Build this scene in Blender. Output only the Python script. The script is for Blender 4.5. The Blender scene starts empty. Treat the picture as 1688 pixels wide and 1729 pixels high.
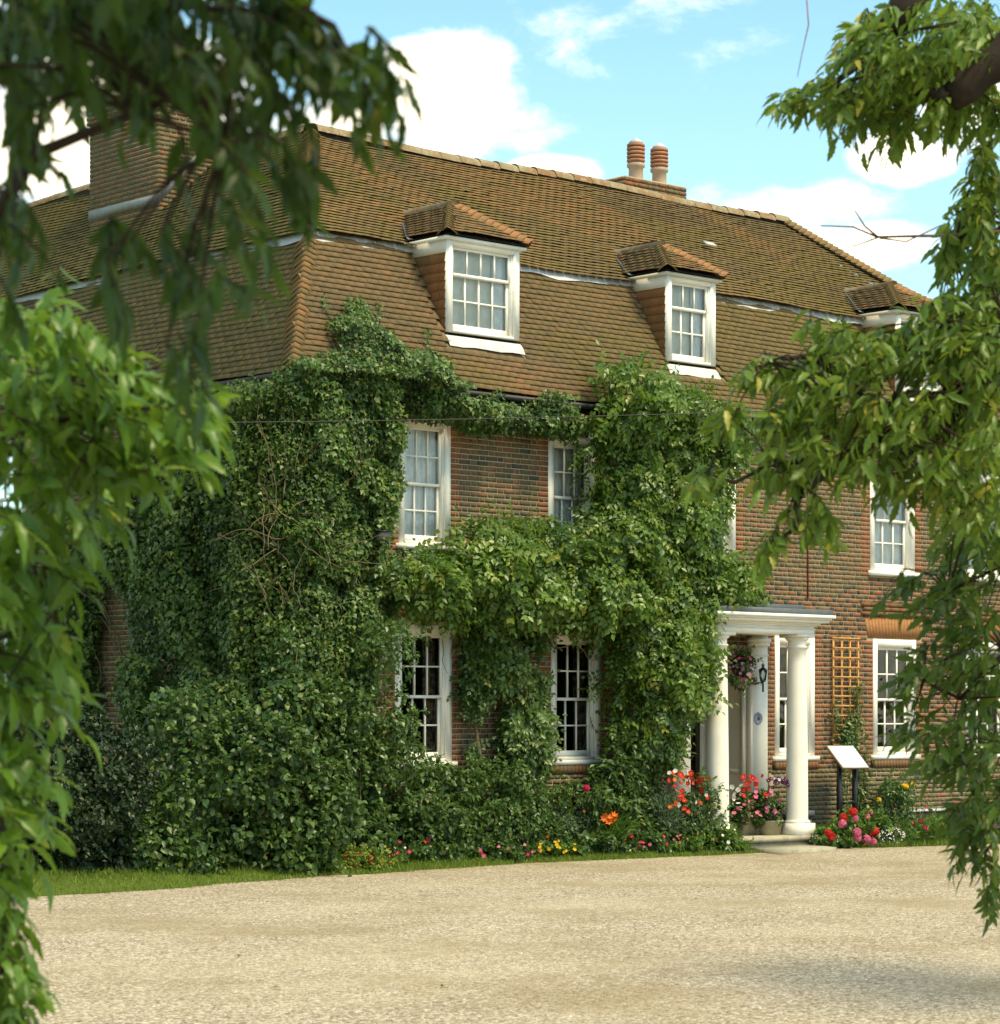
import bpy, math, random
import numpy as np
from mathutils import Matrix, Vector

# ------------------------------------------------------------------ camera, sky, sun, exposure
SC = bpy.context.scene
COL = SC.collection
RNG = np.random.default_rng(7)
random.seed(7)
F, CX, HY, CAMH = 4400.0, 844.0, 1210.0, 1.94          # focal length and principal point in photo pixels, eye height
TH = math.radians(47.8)                                # angle between the view and the front wall
CT, ST = math.cos(TH), math.sin(TH)
CAM = np.array([-20.38, -26.34, CAMH])                 # origin = front-left corner of the house

cam_d = bpy.data.cameras.new('camera')
cam = bpy.data.objects.new('camera', cam_d); COL.objects.link(cam)
cam.location = CAM
cam.rotation_euler = (math.radians(90), 0, TH - math.radians(90))
cam_d.sensor_width = 36; cam_d.lens = F / 1729 * 36
cam_d.shift_y = (HY - 864.5) / 1729
cam_d.clip_start = 0.2; cam_d.clip_end = 3000
cam_d.dof.use_dof = True; cam_d.dof.focus_distance = 37.5; cam_d.dof.aperture_fstop = 6.0
SC.camera = cam

SUN_DIR = Vector((0.10, -0.60, 0.92)).normalized()     # towards the sun (thin cloud over it)
SUN_EL = math.asin(SUN_DIR.z); SUN_ROT = math.atan2(SUN_DIR.x, SUN_DIR.y)
SC.view_settings.view_transform = 'Standard'; SC.view_settings.look = 'None'
SC.view_settings.gamma = 1.0; SC.view_settings.use_curve_mapping = False
SC.view_settings.exposure = 1.02
SC.render.engine = 'CYCLES'
SC.cycles.use_denoising = True
SC.cycles.max_bounces = 7; SC.cycles.diffuse_bounces = 3; SC.cycles.transparent_max_bounces = 10
SC.cycles.glossy_bounces = 3; SC.cycles.transmission_bounces = 3
SC.cycles.sample_clamp_indirect = 6

sun_d = bpy.data.lights.new('sun', 'SUN'); sun_d.energy = 2.6; sun_d.angle = math.radians(15); sun_d.color = (1.0, 0.84, 0.53)
sun = bpy.data.objects.new('sun', sun_d); COL.objects.link(sun)
sun.rotation_euler = SUN_DIR.to_track_quat('Z', 'Y').to_euler(); sun.location = (0, -30, 40)

def cam2w(r, d): return r * ST + d * CT, -r * CT + d * ST
def ray(px, py):
    X, Y = cam2w((px - CX) / F, 1.0); return np.array([X, Y, (HY - py) / F])
def at(px, py, dep): return CAM + dep * ray(px, py)
def planeY(px, py, Y):
    d = ray(px, py); return CAM + (Y - CAM[1]) / d[1] * d
def planeX(px, py, X):
    d = ray(px, py); return CAM + (X - CAM[0]) / d[0] * d
def planeZ(px, py, Z):
    d = ray(px, py); return CAM + (Z - CAM[2]) / d[2] * d
def proj(P):
    P = np.atleast_2d(P) - CAM
    d = P[:, 0] * CT + P[:, 1] * ST; r = P[:, 0] * ST - P[:, 1] * CT
    return CX + F * r / d, HY - F * P[:, 2] / d, d

class NT:
    """tiny node-tree writer"""
    def __init__(s, nt): s.nt = nt
    def n(s, typ, ins=None, **kw):
        nd = s.nt.nodes.new(typ)
        for k, v in kw.items(): setattr(nd, k, v)
        for k, v in (ins or {}).items():
            if isinstance(v, bpy.types.NodeSocket): s.nt.links.new(v, nd.inputs[k])
            else: nd.inputs[k].default_value = v
        return nd
    def math(s, op, a, b=None, c=None, clamp=False):
        ins = {0: a}
        if b is not None: ins[1] = b
        if c is not None: ins[2] = c
        return s.n('ShaderNodeMath', ins, operation=op, use_clamp=clamp).outputs[0]
    def mix(s, f, a, b, blend='MIX'):
        nd = s.n('ShaderNodeMix', None, data_type='RGBA', blend_type=blend)
        for k, v in ((0, f), (6, a), (7, b)):
            if isinstance(v, bpy.types.NodeSocket): s.nt.links.new(v, nd.inputs[k])
            else: nd.inputs[k].default_value = v if k == 0 else (tuple(v) + (1,))[:4]
        return nd.outputs[2]
    def ramp(s, fac, stops, interp='LINEAR'):
        nd = s.n('ShaderNodeValToRGB', {0: fac}); cr = nd.color_ramp; cr.interpolation = interp
        while len(cr.elements) < len(stops): cr.elements.new(0.5)
        for e, (p, c) in zip(cr.elements, stops): e.position = p; e.color = (tuple(c) + (1,))[:4]
        return nd.outputs[0]
    def noise(s, vec, scale, detail=4, rough=.55, out=0, dist=0):
        ins = {'Scale': scale, 'Detail': detail, 'Roughness': rough, 'Distortion': dist}
        if vec is not None: ins['Vector'] = vec
        return s.n('ShaderNodeTexNoise', ins).outputs[out]
    def sstep(s, x, a, b):
        return s.n('ShaderNodeMapRange', {0: x, 1: a, 2: b, 3: 0.0, 4: 1.0}, interpolation_type='SMOOTHSTEP', clamp=True).outputs[0]

W = bpy.data.worlds.new('World'); SC.world = W; W.use_nodes = True
W.node_tree.nodes.clear()
t = NT(W.node_tree)
sky = t.n('ShaderNodeTexSky', None, sky_type='NISHITA', sun_disc=False, sun_elevation=SUN_EL, sun_rotation=SUN_ROT,
          air_density=1.0, dust_density=0.6, ozone_density=2.0, altitude=50)
tc = t.n('ShaderNodeTexCoord').outputs['Generated']
sep = t.n('ShaderNodeSeparateXYZ', {0: tc})
az = t.math('ARCTAN2', sep.outputs[1], sep.outputs[0]); el = t.math('ARCSINE', sep.outputs[2])
ae = t.n('ShaderNodeCombineXYZ', {0: az, 1: t.math('MULTIPLY', el, 1.7), 2: 0.0}).outputs[0]
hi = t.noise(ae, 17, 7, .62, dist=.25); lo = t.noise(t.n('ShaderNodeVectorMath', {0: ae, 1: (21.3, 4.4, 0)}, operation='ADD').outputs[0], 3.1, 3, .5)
field = t.math('MULTIPLY_ADD', lo, 4.4, -2.3)         # generic clouds added mostly out of view, for warm fill light
def dirof(px, py):
    a = TH - math.atan((px - CX) / F); e = math.atan((HY - py) / math.hypot(F, px - CX)); return a, e
for px, py, wx, wy, k in ((755, 170, 150, 120, 1.0), (560, 215, 130, 70, .9), (930, 290, 90, 34, .7), (1525, 272, 95, 48, .85),
                       (1330, 345, 190, 50, .62), (1430, 415, 170, 45, .55), (230, 150, 230, 130, .9), (60, 270, 150, 90, .9),
                       (880, 215, 110, 50, .45), (1650, 170, 110, 80, .6)):
    a, e = dirof(px, py)
    u = t.math('DIVIDE', t.math('SUBTRACT', az, a), wx / F); v = t.math('DIVIDE', t.math('SUBTRACT', el, e), wy / F)
    d2 = t.math('ADD', t.math('MULTIPLY', u, u), t.math('MULTIPLY', v, v))
    field = t.math('MAXIMUM', field, t.math('MULTIPLY', t.math('SUBTRACT', 1.0, d2), k))
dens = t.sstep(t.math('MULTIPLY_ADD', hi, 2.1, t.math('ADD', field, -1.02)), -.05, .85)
skyc = t.mix(1.0, sky.outputs[0], (0.76, 0.98, 0.86), 'MULTIPLY')
hazec = t.mix(t.sstep(el, .33, .15), skyc, t.mix(.14, skyc, (5.2, 6.1, 6.2)))
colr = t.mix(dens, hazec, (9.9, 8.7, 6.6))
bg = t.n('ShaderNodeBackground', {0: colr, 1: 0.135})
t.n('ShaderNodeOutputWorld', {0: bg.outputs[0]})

# ------------------------------------------------------------------ helpers: meshes, objects
class MB:
    """collects pieces and builds ONE mesh"""
    def __init__(s): s.v = []; s.f = []; s.t = []; s.n = 0
    def add(s, v, faces, tint=(.5, 0, .5)):
        v = np.asarray(v, float).reshape(-1, 3)
        tt = np.asarray(tint, float)
        if tt.ndim == 1: tt = np.tile(tt, (len(v), 1))
        s.v.append(v); s.t.append(tt)
        for fa in (faces if isinstance(faces, list) else [faces]):
            fa = np.asarray(fa, np.int64)
            if fa.ndim == 1: fa = fa[None]
            s.f.append(fa + s.n)
        s.n += len(v); return s
    def box(s, x0, x1, y0, y1, z0, z1, tint=(.5, 0, .5)):
        v = [(x, y, z) for z in (z0, z1) for y in (y0, y1) for x in (x0, x1)]
        return s.add(v, [[0, 2, 3, 1], [4, 5, 7, 6], [0, 1, 5, 4], [2, 6, 7, 3], [0, 4, 6, 2], [1, 3, 7, 5]], tint)
    def obox(s, o, a, b, c, tint=(.5, 0, .5)):
        """parallelepiped from corner o along a, b, c"""
        o, a, b, c = (np.asarray(q, float) for q in (o, a, b, c))
        v = [o + i * a + j * b + k * c for k in (0, 1) for j in (0, 1) for i in (0, 1)]
        return s.add(v, [[0, 2, 3, 1], [4, 5, 7, 6], [0, 1, 5, 4], [2, 6, 7, 3], [0, 4, 6, 2], [1, 3, 7, 5]], tint)
    def quad(s, a, b, c, d, tint=(.5, 0, .5)): return s.add([a, b, c, d], [[0, 1, 2, 3]], tint)
    def tube(s, pts, rad, sides=5, tint=(.5, 0, .5), cap=True):
        p = np.asarray(pts, float); n = len(p)
        r = np.broadcast_to(np.asarray(rad, float), (n,))
        tg = np.gradient(p, axis=0); tg /= np.linalg.norm(tg, axis=1)[:, None] + 1e-9
        ref = np.array([0, 0, 1.]) if abs(tg[:, 2]).mean() < .8 else np.array([1., 0, 0])
        A = np.cross(tg, ref); A /= np.linalg.norm(A, axis=1)[:, None] + 1e-9; B = np.cross(tg, A)
        an = np.arange(sides) * 2 * math.pi / sides
        v = p[:, None] + r[:, None, None] * (np.cos(an)[None, :, None] * A[:, None] + np.sin(an)[None, :, None] * B[:, None])
        i = np.arange(n - 1)[:, None] * sides; j = np.arange(sides)[None]; k = (j + 1) % sides
        f = np.stack([i + j, i + k, i + sides + k, i + sides + j], -1).reshape(-1, 4)
        fs = [f]
        if cap: fs += [list(range(sides))[::-1], [(n - 1) * sides + q for q in range(sides)]]
        return s.add(v.reshape(-1, 3), fs, tint)
    def lathe(s, prof, cx, cy, sides=24, tint=(.5, 0, .5), wob=0):
        """prof: list of (radius, z)"""
        an = np.arange(sides) * 2 * math.pi / sides
        v = [(cx + r * math.cos(a) * (1 + wob * random.uniform(-1, 1)), cy + r * math.sin(a) * (1 + wob * random.uniform(-1, 1)), z) for r, z in prof for a in an]
        n = len(prof); i = np.arange(n - 1)[:, None] * sides; j = np.arange(sides)[None]; k = (j + 1) % sides
        f = np.stack([i + j, i + k, i + sides + k, i + sides + j], -1).reshape(-1, 4)
        return s.add(v, [f, list(range(sides))[::-1], [(n - 1) * sides + q for q in range(sides)]], tint)
    def mesh(s, name, mat, smooth=False):
        me = bpy.data.meshes.new(name)
        if s.n:
            V = np.concatenate(s.v); T = np.concatenate(s.t)
            li = np.concatenate([f.ravel() for f in s.f]); tot = np.concatenate([np.full(len(f), f.shape[1]) for f in s.f])
            me.vertices.add(len(V)); me.vertices.foreach_set('co', V.astype(np.float32).ravel())
            me.loops.add(len(li)); me.loops.foreach_set('vertex_index', li.astype(np.int32))
            me.polygons.add(len(tot))
            me.polygons.foreach_set('loop_start', np.concatenate([[0], np.cumsum(tot)[:-1]]).astype(np.int32))
            me.polygons.foreach_set('loop_total', tot.astype(np.int32))
            ca = me.color_attributes.new('tint', 'FLOAT_COLOR', 'POINT')
            ca.data.foreach_set('color', np.c_[T, np.ones(len(T))].astype(np.float32).ravel())
            if smooth: me.polygons.foreach_set('use_smooth', np.ones(len(tot), bool))
            me.update(calc_edges=True)
        me.materials.append(mat); return me
    def build(s, name, mat, parent=None, smooth=False, **props):
        return link(name, s.mesh(name, mat, smooth), parent, **props)

def link(name, me, parent=None, **props):
    o = bpy.data.objects.new(name, me); COL.objects.link(o)
    if parent is not None:
        o.parent = parent
        M = parent
        loc = Vector((0, 0, 0))
        while M is not None: loc += M.location; M = M.parent
        o.location = -loc                                # vertices are in world metres
    for k, v in props.items(): o[k] = v
    return o
def piece(name, me, parent, M):
    """a small part placed by the matrix M (world)"""
    o = bpy.data.objects.new(name, me); COL.objects.link(o); o.parent = parent
    loc = Vector((0, 0, 0)); q = parent
    while q is not None: loc += q.location; q = q.parent
    o.matrix_local = Matrix.Translation(-loc) @ M
    return o
def thing(name, label, cat, loc=(0, 0, 0), group=None):
    o = bpy.data.objects.new(name, None); COL.objects.link(o); o.location = loc
    o.empty_display_size = .2; o['label'] = label; o['category'] = cat
    if group: o['group'] = group
    return o

# ------------------------------------------------------------------ materials
def material(name, rough=.6, spec=.4):
    m = bpy.data.materials.new(name); m.use_nodes = True
    m.node_tree.nodes.clear(); t = NT(m.node_tree)
    b = t.n('ShaderNodeBsdfPrincipled', {'Roughness': rough, 'Specular IOR Level': spec})
    o = t.n('ShaderNodeOutputMaterial', {0: b.outputs[0]})
    return m, t, b, o
def setc(t, b, c, k='Base Color'):
    if isinstance(c, bpy.types.NodeSocket): t.nt.links.new(c, b.inputs[k])
    else: b.inputs[k].default_value = (tuple(c) + (1,))[:4]
def bump(t, b, h, strength, dist=.01):
    nd = t.n('ShaderNodeBump', {'Height': h, 'Strength': strength, 'Distance': dist})
    t.nt.links.new(nd.outputs[0], b.inputs['Normal'])
def objpos(t): return t.n('ShaderNodeNewGeometry').outputs['Position']
def tintn(t):
    a = t.n('ShaderNodeAttribute', None, attribute_name='tint')
    s = t.n('ShaderNodeSeparateColor', {0: a.outputs['Color']})
    return s.outputs[0], s.outputs[1], s.outputs[2]

def plain(name, col, rough=.55, spec=.35, var=.12, scale=6, bmp=0, dirt=None):
    m, t, b, o = material(name, rough, spec); P = objpos(t)
    n = t.noise(P, scale, 5)
    c = t.mix(n, tuple(x * (1 - var) for x in col), tuple(min(1, x * (1 + var)) for x in col))
    if dirt:
        c = t.mix(t.math('MULTIPLY', t.sstep(t.noise(P, scale * .6, 6, .7), .5, .75), dirt[1]), c, dirt[0])
    setc(t, b, c)
    if bmp: bump(t, b, t.noise(P, scale * 9, 4), bmp, .004)
    return m

def leafmat(name, dark, light, yellow, rough=.38, spec=.5, trans=.25, transcol=None, vscale=2.5):
    m, t, b, o = material(name, rough, spec); P = objpos(t)
    tr, tg, tb = tintn(t)
    f = t.math('ADD', t.math('MULTIPLY', tr, .75), t.math('MULTIPLY', t.math('SUBTRACT', t.noise(P, vscale, 3), .5), .9), clamp=True)
    c = t.mix(f, dark, light)
    c = t.mix(tg, c, yellow)
    setc(t, b, c)
    tc = t.mix(.55, c, transcol or tuple(min(1, x * 2.2) for x in light))
    tl = t.n('ShaderNodeBsdfTranslucent', {0: tc})
    mx = t.n('ShaderNodeMixShader', {0: trans, 1: b.outputs[0], 2: tl.outputs[0]})
    t.nt.links.new(mx.outputs[0], o.inputs[0])
    return m

def petal(name, col):
    m, t, b, o = material(name, .55, .25); tr, tg, tb = tintn(t)
    c = t.mix(tr, tuple(x * .65 for x in col), tuple(min(1, x * 1.2) for x in col))
    setc(t, b, t.mix(tg, c, (.75, .55, .08)))
    tl = t.n('ShaderNodeBsdfTranslucent', {0: c})
    mx = t.n('ShaderNodeMixShader', {0: .3, 1: b.outputs[0], 2: tl.outputs[0]})
    t.nt.links.new(mx.outputs[0], o.inputs[0]); return m

# brick: tint.r runs blue-black header > brown stock > red, tint.g = dirt and lichen
m, t, b, o = material('brick', .85, .2); tr, tg, tb = tintn(t); P = objpos(t)
c = t.ramp(tr, [(0, (.035, .035, .036)), (.12, (.055, .05, .045)), (.25, (.115, .082, .042)), (.5, (.165, .100, .047)), (.68, (.20, .090, .040)), (1, (.275, .090, .038))])
c = t.mix(t.math('MULTIPLY', t.sstep(t.noise(P, 28, 5, .65), .35, .75), .45), c, t.mix(.6, c, (.10, .08, .05)))
c = t.mix(t.math('MULTIPLY', tg, t.sstep(t.noise(P, 5, 6, .7), .35, .65)), c, (.16, .15, .08))
c = t.mix(t.math('MULTIPLY', t.sstep(t.noise(P, 60, 3), .62, .75), .35), c, (.38, .34, .26))
setc(t, b, c); bump(t, b, t.noise(P, 90, 5, .7), .7, .006); BRICK = m
m, t, b, o = material('mortar', .95, .1); P = objpos(t)
setc(t, b, t.mix(t.noise(P, 3, 6, .7), (.26, .215, .14), (.50, .42, .28))); bump(t, b, t.noise(P, 60, 5), .6, .006); MORTAR = m
# clay tile: tint.r brown > orange, tint.g moss
m, t, b, o = material('clay_tile', .85, .2); tr, tg, tb = tintn(t); P = objpos(t)
c = t.ramp(tr, [(0, (.092, .072, .040)), (.35, (.172, .120, .060)), (.65, (.225, .137, .066)), (1, (.36, .16, .068))])
c = t.mix(t.math('MULTIPLY', t.sstep(t.noise(P, 22, 5, .7), .4, .7), .45), c, (.12, .10, .05))
c = t.mix(t.math('MULTIPLY', tg, t.sstep(t.noise(P, 16, 6, .75), .36, .60)), c, t.mix(t.noise(P, 40, 3), (.125, .105, .022), (.30, .235, .03)))
c = t.mix(t.math('MULTIPLY', t.sstep(t.noise(P, 34, 4, .7), .68, .74), .6), c, (.42, .40, .33))
setc(t, b, c); bump(t, b, t.noise(P, 55, 5, .7), .6, .006); TILE = m
WHITE = plain('white_paint', (.87, .84, .76), .42, .4, .04, 5, .05, ((.50, .46, .36), .35))
CREAM = plain('cream_paint', (.66, .61, .50), .5, .3, .05, 4, .05, ((.45, .42, .32), .3))
COLUMN = plain('column_paint', (.80, .755, .66), .5, .3, .04, 5, .12, ((.52, .48, .36), .30))
LEAD = plain('lead_sheet', (.50, .50, .50), .5, .4, .22, 5, .25, ((.30, .30, .31), .8))
DKLEAD = plain('weathered_lead', (.10, .115, .12), .6, .3, .35, 7, .2)
STONE = plain('paving_stone', (.36, .33, .24), .85, .2, .3, 9, .5, ((.13, .13, .08), .7))
GREYSTONE = plain('grey_stone', (.14, .155, .165), .85, .2, .35, 11, .7, ((.06, .06, .05), .7))
TERRACOTTA = plain('terracotta', (.38, .18, .10), .8, .2, .3, 9, .2, ((.15, .10, .07), .5))
PALEPOT = plain('buff_clay', (.42, .30, .21), .8, .2, .25, 9, .2)
BLACK = plain('black_paint', (.012, .012, .013), .4, .4, .2)
DARKWOOD = plain('tarred_boards', (.045, .035, .026), .8, .2, .4, 12, .3)
TRELLIS = plain('stained_trellis', (.56, .29, .08), .65, .3, .3, 14)
BARK = plain('bark', (.038, .028, .02), .9, .2, .5, 14, .8)
STEM = plain('pale_stem', (.17, .13, .075), .85, .2, .4, 18)
TWIG = plain('dry_twig', (.26, .15, .11), .8, .2, .3, 12)
SIGNWHITE = plain('white_board', (.86, .86, .85), .35, .4, .01)
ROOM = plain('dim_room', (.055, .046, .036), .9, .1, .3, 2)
BEARD = plain('render_gable', (.40, .35, .25), .9, .1, .3, 8)
BLUE = plain('blue_glaze', (.07, .11, .30), .3, .5)
PORC = plain('porcelain', (.70, .72, .74), .25, .5, .03)
RUBBED = plain('rubbed_brick', (.34, .165, .07), .9, .1, .35, 16, .3, ((.20, .10, .05), .5))
SOIL = plain('soil', (.045, .032, .02), .95, .1, .5, 14, .8)

def curtain(name, a, bcol, scale):
    m, t, b, o = material(name, .9, .1); P = objpos(t)
    setc(t, b, t.mix(t.sstep(t.noise(P, scale, 4), .42, .6), a, bcol)); return m
NET = curtain('net_curtain', (.74, .73, .72), (.90, .89, .86), 5)
FLORAL = curtain('floral_curtain', (.05, .035, .025), (.20, .14, .09), 13)
BLIND = curtain('pale_blind', (.76, .71, .60), (.84, .79, .69), 6)

m = bpy.data.materials.new('window_glass'); m.use_nodes = True; m.node_tree.nodes.clear(); t = NT(m.node_tree)
P = objpos(t); nb = t.n('ShaderNodeBump', {'Height': t.noise(P, 3.5, 2), 'Strength': .25, 'Distance': .02}).outputs[0]
tr = t.n('ShaderNodeBsdfTransparent', {0: (.93, .94, .92, 1)}); gl = t.n('ShaderNodeBsdfGlossy', {0: (1, 1, 1, 1), 1: .03, 'Normal': nb})
fr = t.n('ShaderNodeFresnel', {0: 1.5})
mx = t.n('ShaderNodeMixShader', {0: fr.outputs[0], 1: tr.outputs[0], 2: gl.outputs[0]})
t.n('ShaderNodeOutputMaterial', {0: mx.outputs[0]}); GLASS = m

m, t, b, o = material('gravel', .95, .15); P = objpos(t)
big = t.noise(P, .42, 6, .65); med = t.noise(P, 7, 5, .6)
vo = t.n('ShaderNodeTexVoronoi', {'Vector': P, 'Scale': 48.0}); vr = t.n('ShaderNodeSeparateColor', {0: vo.outputs['Color']}).outputs[0]
c = t.ramp(vr, [(0, (.09, .068, .04)), (.28, (.29, .235, .155)), (.7, (.455, .38, .27)), (1, (.75, .69, .57))])
trk = t.noise(t.n('ShaderNodeMapping', {0: P, 2: (0, 0, math.radians(12)), 3: (.22, .55, 1)}).outputs[0], 1.0, 5, .6)
c = t.mix(t.math('MULTIPLY', t.sstep(trk, .40, .70), .38), c, (.54, .45, .31))
c = t.mix(t.math('MULTIPLY', t.sstep(med, .45, .7), .3), c, (.41, .33, .21))
c = t.mix(t.math('MULTIPLY', t.sstep(big, .44, .66), .55), c, (.27, .205, .11))
setc(t, b, c)
bump(t, b, t.math('ADD', t.math('MULTIPLY', vo.outputs['Distance'], -1.0), t.math('MULTIPLY', med, 1.2)), .8, .02); GRAVEL = m
m, t, b, o = material('pebbles', .9, .2); tr, tg, tb = tintn(t)
setc(t, b, t.ramp(tr, [(0, (.13, .10, .07)), (.35, (.34, .26, .165)), (.75, (.50, .40, .27)), (1, (.70, .64, .53))])); PEBBLE = m
m, t, b, o = material('lawn_soil', .95, .1); P = objpos(t)
setc(t, b, t.mix(t.noise(P, 5, 5), (.06, .09, .014), (.12, .16, .025))); LAWN = m
GRASS = leafmat('grass_blade', (.075, .13, .014), (.21, .29, .035), (.34, .30, .08), .5, .3, .3)

IVY = leafmat('ivy_leaf', (.016, .046, .010), (.110, .190, .036), (.24, .23, .03), .42, .38, .16)
IVYSIDE = leafmat('side_ivy_leaf', (.018, .047, .010), (.125, .195, .036), (.22, .21, .03), .44, .34, .16)  # ivy copy, colour lightened and warmed to offset the side wall's weaker sun
WIST = leafmat('wisteria_leaf', (.022, .062, .009), (.155, .250, .030), (.36, .35, .05), .38, .42, .28)
SHRUB = leafmat('shrub_leaf', (.016, .046, .011), (.115, .195, .040), (.22, .22, .04), .42, .38, .22)
SHRUB2 = leafmat('jasmine_leaf', (.018, .052, .010), (.120, .205, .040), (.26, .26, .05), .38, .45, .24)
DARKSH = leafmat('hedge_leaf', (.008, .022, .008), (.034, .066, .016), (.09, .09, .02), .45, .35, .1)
GREYL = leafmat('grey_green_leaf', (.045, .080, .040), (.115, .180, .085), (.22, .26, .08), .5, .3, .25)
BRIGHT = leafmat('bright_leaf', (.035, .085, .012), (.13, .23, .03), (.36, .34, .04), .42, .4, .3)
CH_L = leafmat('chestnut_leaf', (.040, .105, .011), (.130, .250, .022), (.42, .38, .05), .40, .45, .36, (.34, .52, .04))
CH_D = leafmat('shaded_canopy_leaf', (.009, .032, .006), (.052, .115, .013), (.18, .16, .02), .45, .34, .30, (.22, .36, .03))  # chestnut green darkened, the canopy's shade put into the colour
CH_R = leafmat('yellowgreen_leaf', (.060, .120, .014), (.175, .275, .028), (.42, .36, .05), .42, .4, .36, (.36, .48, .05))
CH_RD = leafmat('lance_leaf', (.024, .062, .010), (.105, .180, .022), (.24, .22, .03), .42, .4, .34, (.26, .40, .04))
FL = dict(red=petal('red_petal', (.62, .03, .02)), orange=petal('orange_petal', (.75, .16, .02)), pink=petal('pink_petal', (.68, .16, .28)),
          rose=petal('rose_petal', (.55, .02, .09)), white=petal('white_petal', (.80, .80, .76)), yellow=petal('yellow_petal', (.78, .52, .02)),
          purple=petal('purple_petal', (.07, .01, .08)), mauve=petal('mauve_petal', (.62, .38, .50)), lilac=petal('lilac_petal', (.34, .20, .42)),
          coral=petal('coral_petal', (.74, .30, .26)))

# ------------------------------------------------------------------ helpers: leaves, noise fields
def nrm(a): return a / (np.linalg.norm(a, axis=-1, keepdims=True) + 1e-9)
def T_kite(w=.42, fold=.10, tip=-.12): return np.array([(0, 0, 0), (-w, .42, fold), (0, 1, tip), (w, .42, fold)]), np.array([[0, 1, 2], [0, 2, 3]])
def T_ivy(): return np.array([(0, 0, 0), (-.52, .22, .05), (-.25, .55, .07), (0, 1, -.1), (.25, .55, .07), (.52, .22, .05), (0, .4, -.03)]), \
    np.array([[6, 0, 1], [6, 1, 2], [6, 2, 3], [6, 3, 4], [6, 4, 5], [6, 5, 0]])
def T_broad(): return np.array([(0, 0, 0), (-.34, .28, .06), (-.3, .62, .05), (0, 1, -.16), (.3, .62, .05), (.34, .28, .06), (0, .45, -.02)]), \
    np.array([[6, 0, 1], [6, 1, 2], [6, 2, 3], [6, 3, 4], [6, 4, 5], [6, 5, 0]])
def T_lance(width=.17, droop=.35, n=9, ser=.16):
    ys = np.linspace(0, 1, n); v = []; f = []
    for i, y in enumerate(ys):
        w = width * math.sin(math.pi * min(1, .03 + y ** .85 * .97)) ** .8 * (1 + (ser if i % 2 else -ser))
        z = -droop * y * y + .03
        v += [(-w, y - (.02 if i % 2 else 0), z + w * .35), (0, y, z), (w, y - (.02 if i % 2 else 0), z + w * .35)]
    for i in range(n - 1):
        a = 3 * i; b2 = a + 3
        f += [[a, a + 1, b2 + 1], [a, b2 + 1, b2], [a + 1, a + 2, b2 + 2], [a + 1, b2 + 2, b2 + 1]]
    return np.array(v), np.array(f)
def T_flower(n=5, inner=.35, cup=.25):
    v = [(0, 0, 0)]
    for i in range(2 * n):
        a = math.pi * i / n; r = 1 if i % 2 else inner + .25; v.append((r * math.cos(a) * .5, r * math.sin(a) * .5, cup * r * .5))
    f = [[0, 1 + i, 1 + (i + 1) % (2 * n)] for i in range(2 * n)]
    return np.array(v), np.array(f)
def T_blade(): return np.array([(-.06, 0, 0), (.06, 0, 0), (.045, .55, .06), (-.045, .55, .06), (0, 1, .3)]), np.array([[0, 1, 2], [0, 2, 3], [3, 2, 4]])
def T_peb():
    v = np.array([(1, 0, 0), (0, 1, 0), (-1, 0, 0), (0, -1, 0), (0, 0, .6), (0, 0, -.6)]) * .5
    return v, np.array([[0, 1, 4], [1, 2, 4], [2, 3, 4], [3, 0, 4]])

def frames(axis, normal):
    A = nrm(axis); N = normal - (normal * A).sum(-1, keepdims=True) * A; N = nrm(N); X = np.cross(A, N); return X, A, N
def scatter(mb, T, pos, axis, normal, size, tint):
    tv, tf = T; X, A, N = frames(axis, normal); n = len(pos); size = np.broadcast_to(size, (n,))
    V = pos[:, None] + size[:, None, None] * (tv[None, :, 0, None] * X[:, None] + tv[None, :, 1, None] * A[:, None] + tv[None, :, 2, None] * N[:, None])
    Fc = (tf[None] + (np.arange(n) * len(tv))[:, None, None]).reshape(-1, 3)
    mb.add(V.reshape(-1, 3), Fc, np.repeat(tint, len(tv), 0)); return mb
def rtint(n, ylw=.04, mean=.5, sd=.22):
    t = np.zeros((n, 3)); t[:, 0] = np.clip(RNG.normal(mean, sd, n), 0, 1)
    t[:, 1] = np.where(RNG.random(n) < ylw, RNG.uniform(.3, .9, n), 0); t[:, 2] = RNG.random(n); return t

_lat = RNG.random((64, 64, 64))
def vnoise(p, scale=1.0, off=0.0):
    q = np.asarray(p, float) * scale + off + 1000; i = np.floor(q).astype(int); f = q - i; f = f * f * (3 - 2 * f); r = 0
    for dx in (0, 1):
        for dy in (0, 1):
            for dz in (0, 1):
                w = np.where(dx, f[..., 0], 1 - f[..., 0]) * np.where(dy, f[..., 1], 1 - f[..., 1]) * np.where(dz, f[..., 2], 1 - f[..., 2])
                r = r + w * _lat[(i[..., 0] + dx) % 64, (i[..., 1] + dy) % 64, (i[..., 2] + dz) % 64]
    return r
_jit = RNG.random((128, 128, 3))
def lumps(u, v, cell, off=0):
    """rounded clumps: 1 at a clump's middle, 0 in the crevices; also a random value per clump"""
    a = u / cell + 500 + off * 17; b = v / cell + 500 + off * 31
    i = np.floor(a).astype(int); j = np.floor(b).astype(int); best = np.full(a.shape, 9.0); val = np.zeros(a.shape)
    for di in (-1, 0, 1):
        for dj in (-1, 0, 1):
            J = _jit[(i + di) % 128, (j + dj) % 128]
            d = (i + di + J[..., 0] - a) ** 2 + (j + dj + J[..., 1] - b) ** 2
            m = d < best; best = np.where(m, d, best); val = np.where(m, J[..., 2], val)
    return np.clip(1 - best * 1.1, 0, 1) ** .5, val
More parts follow.
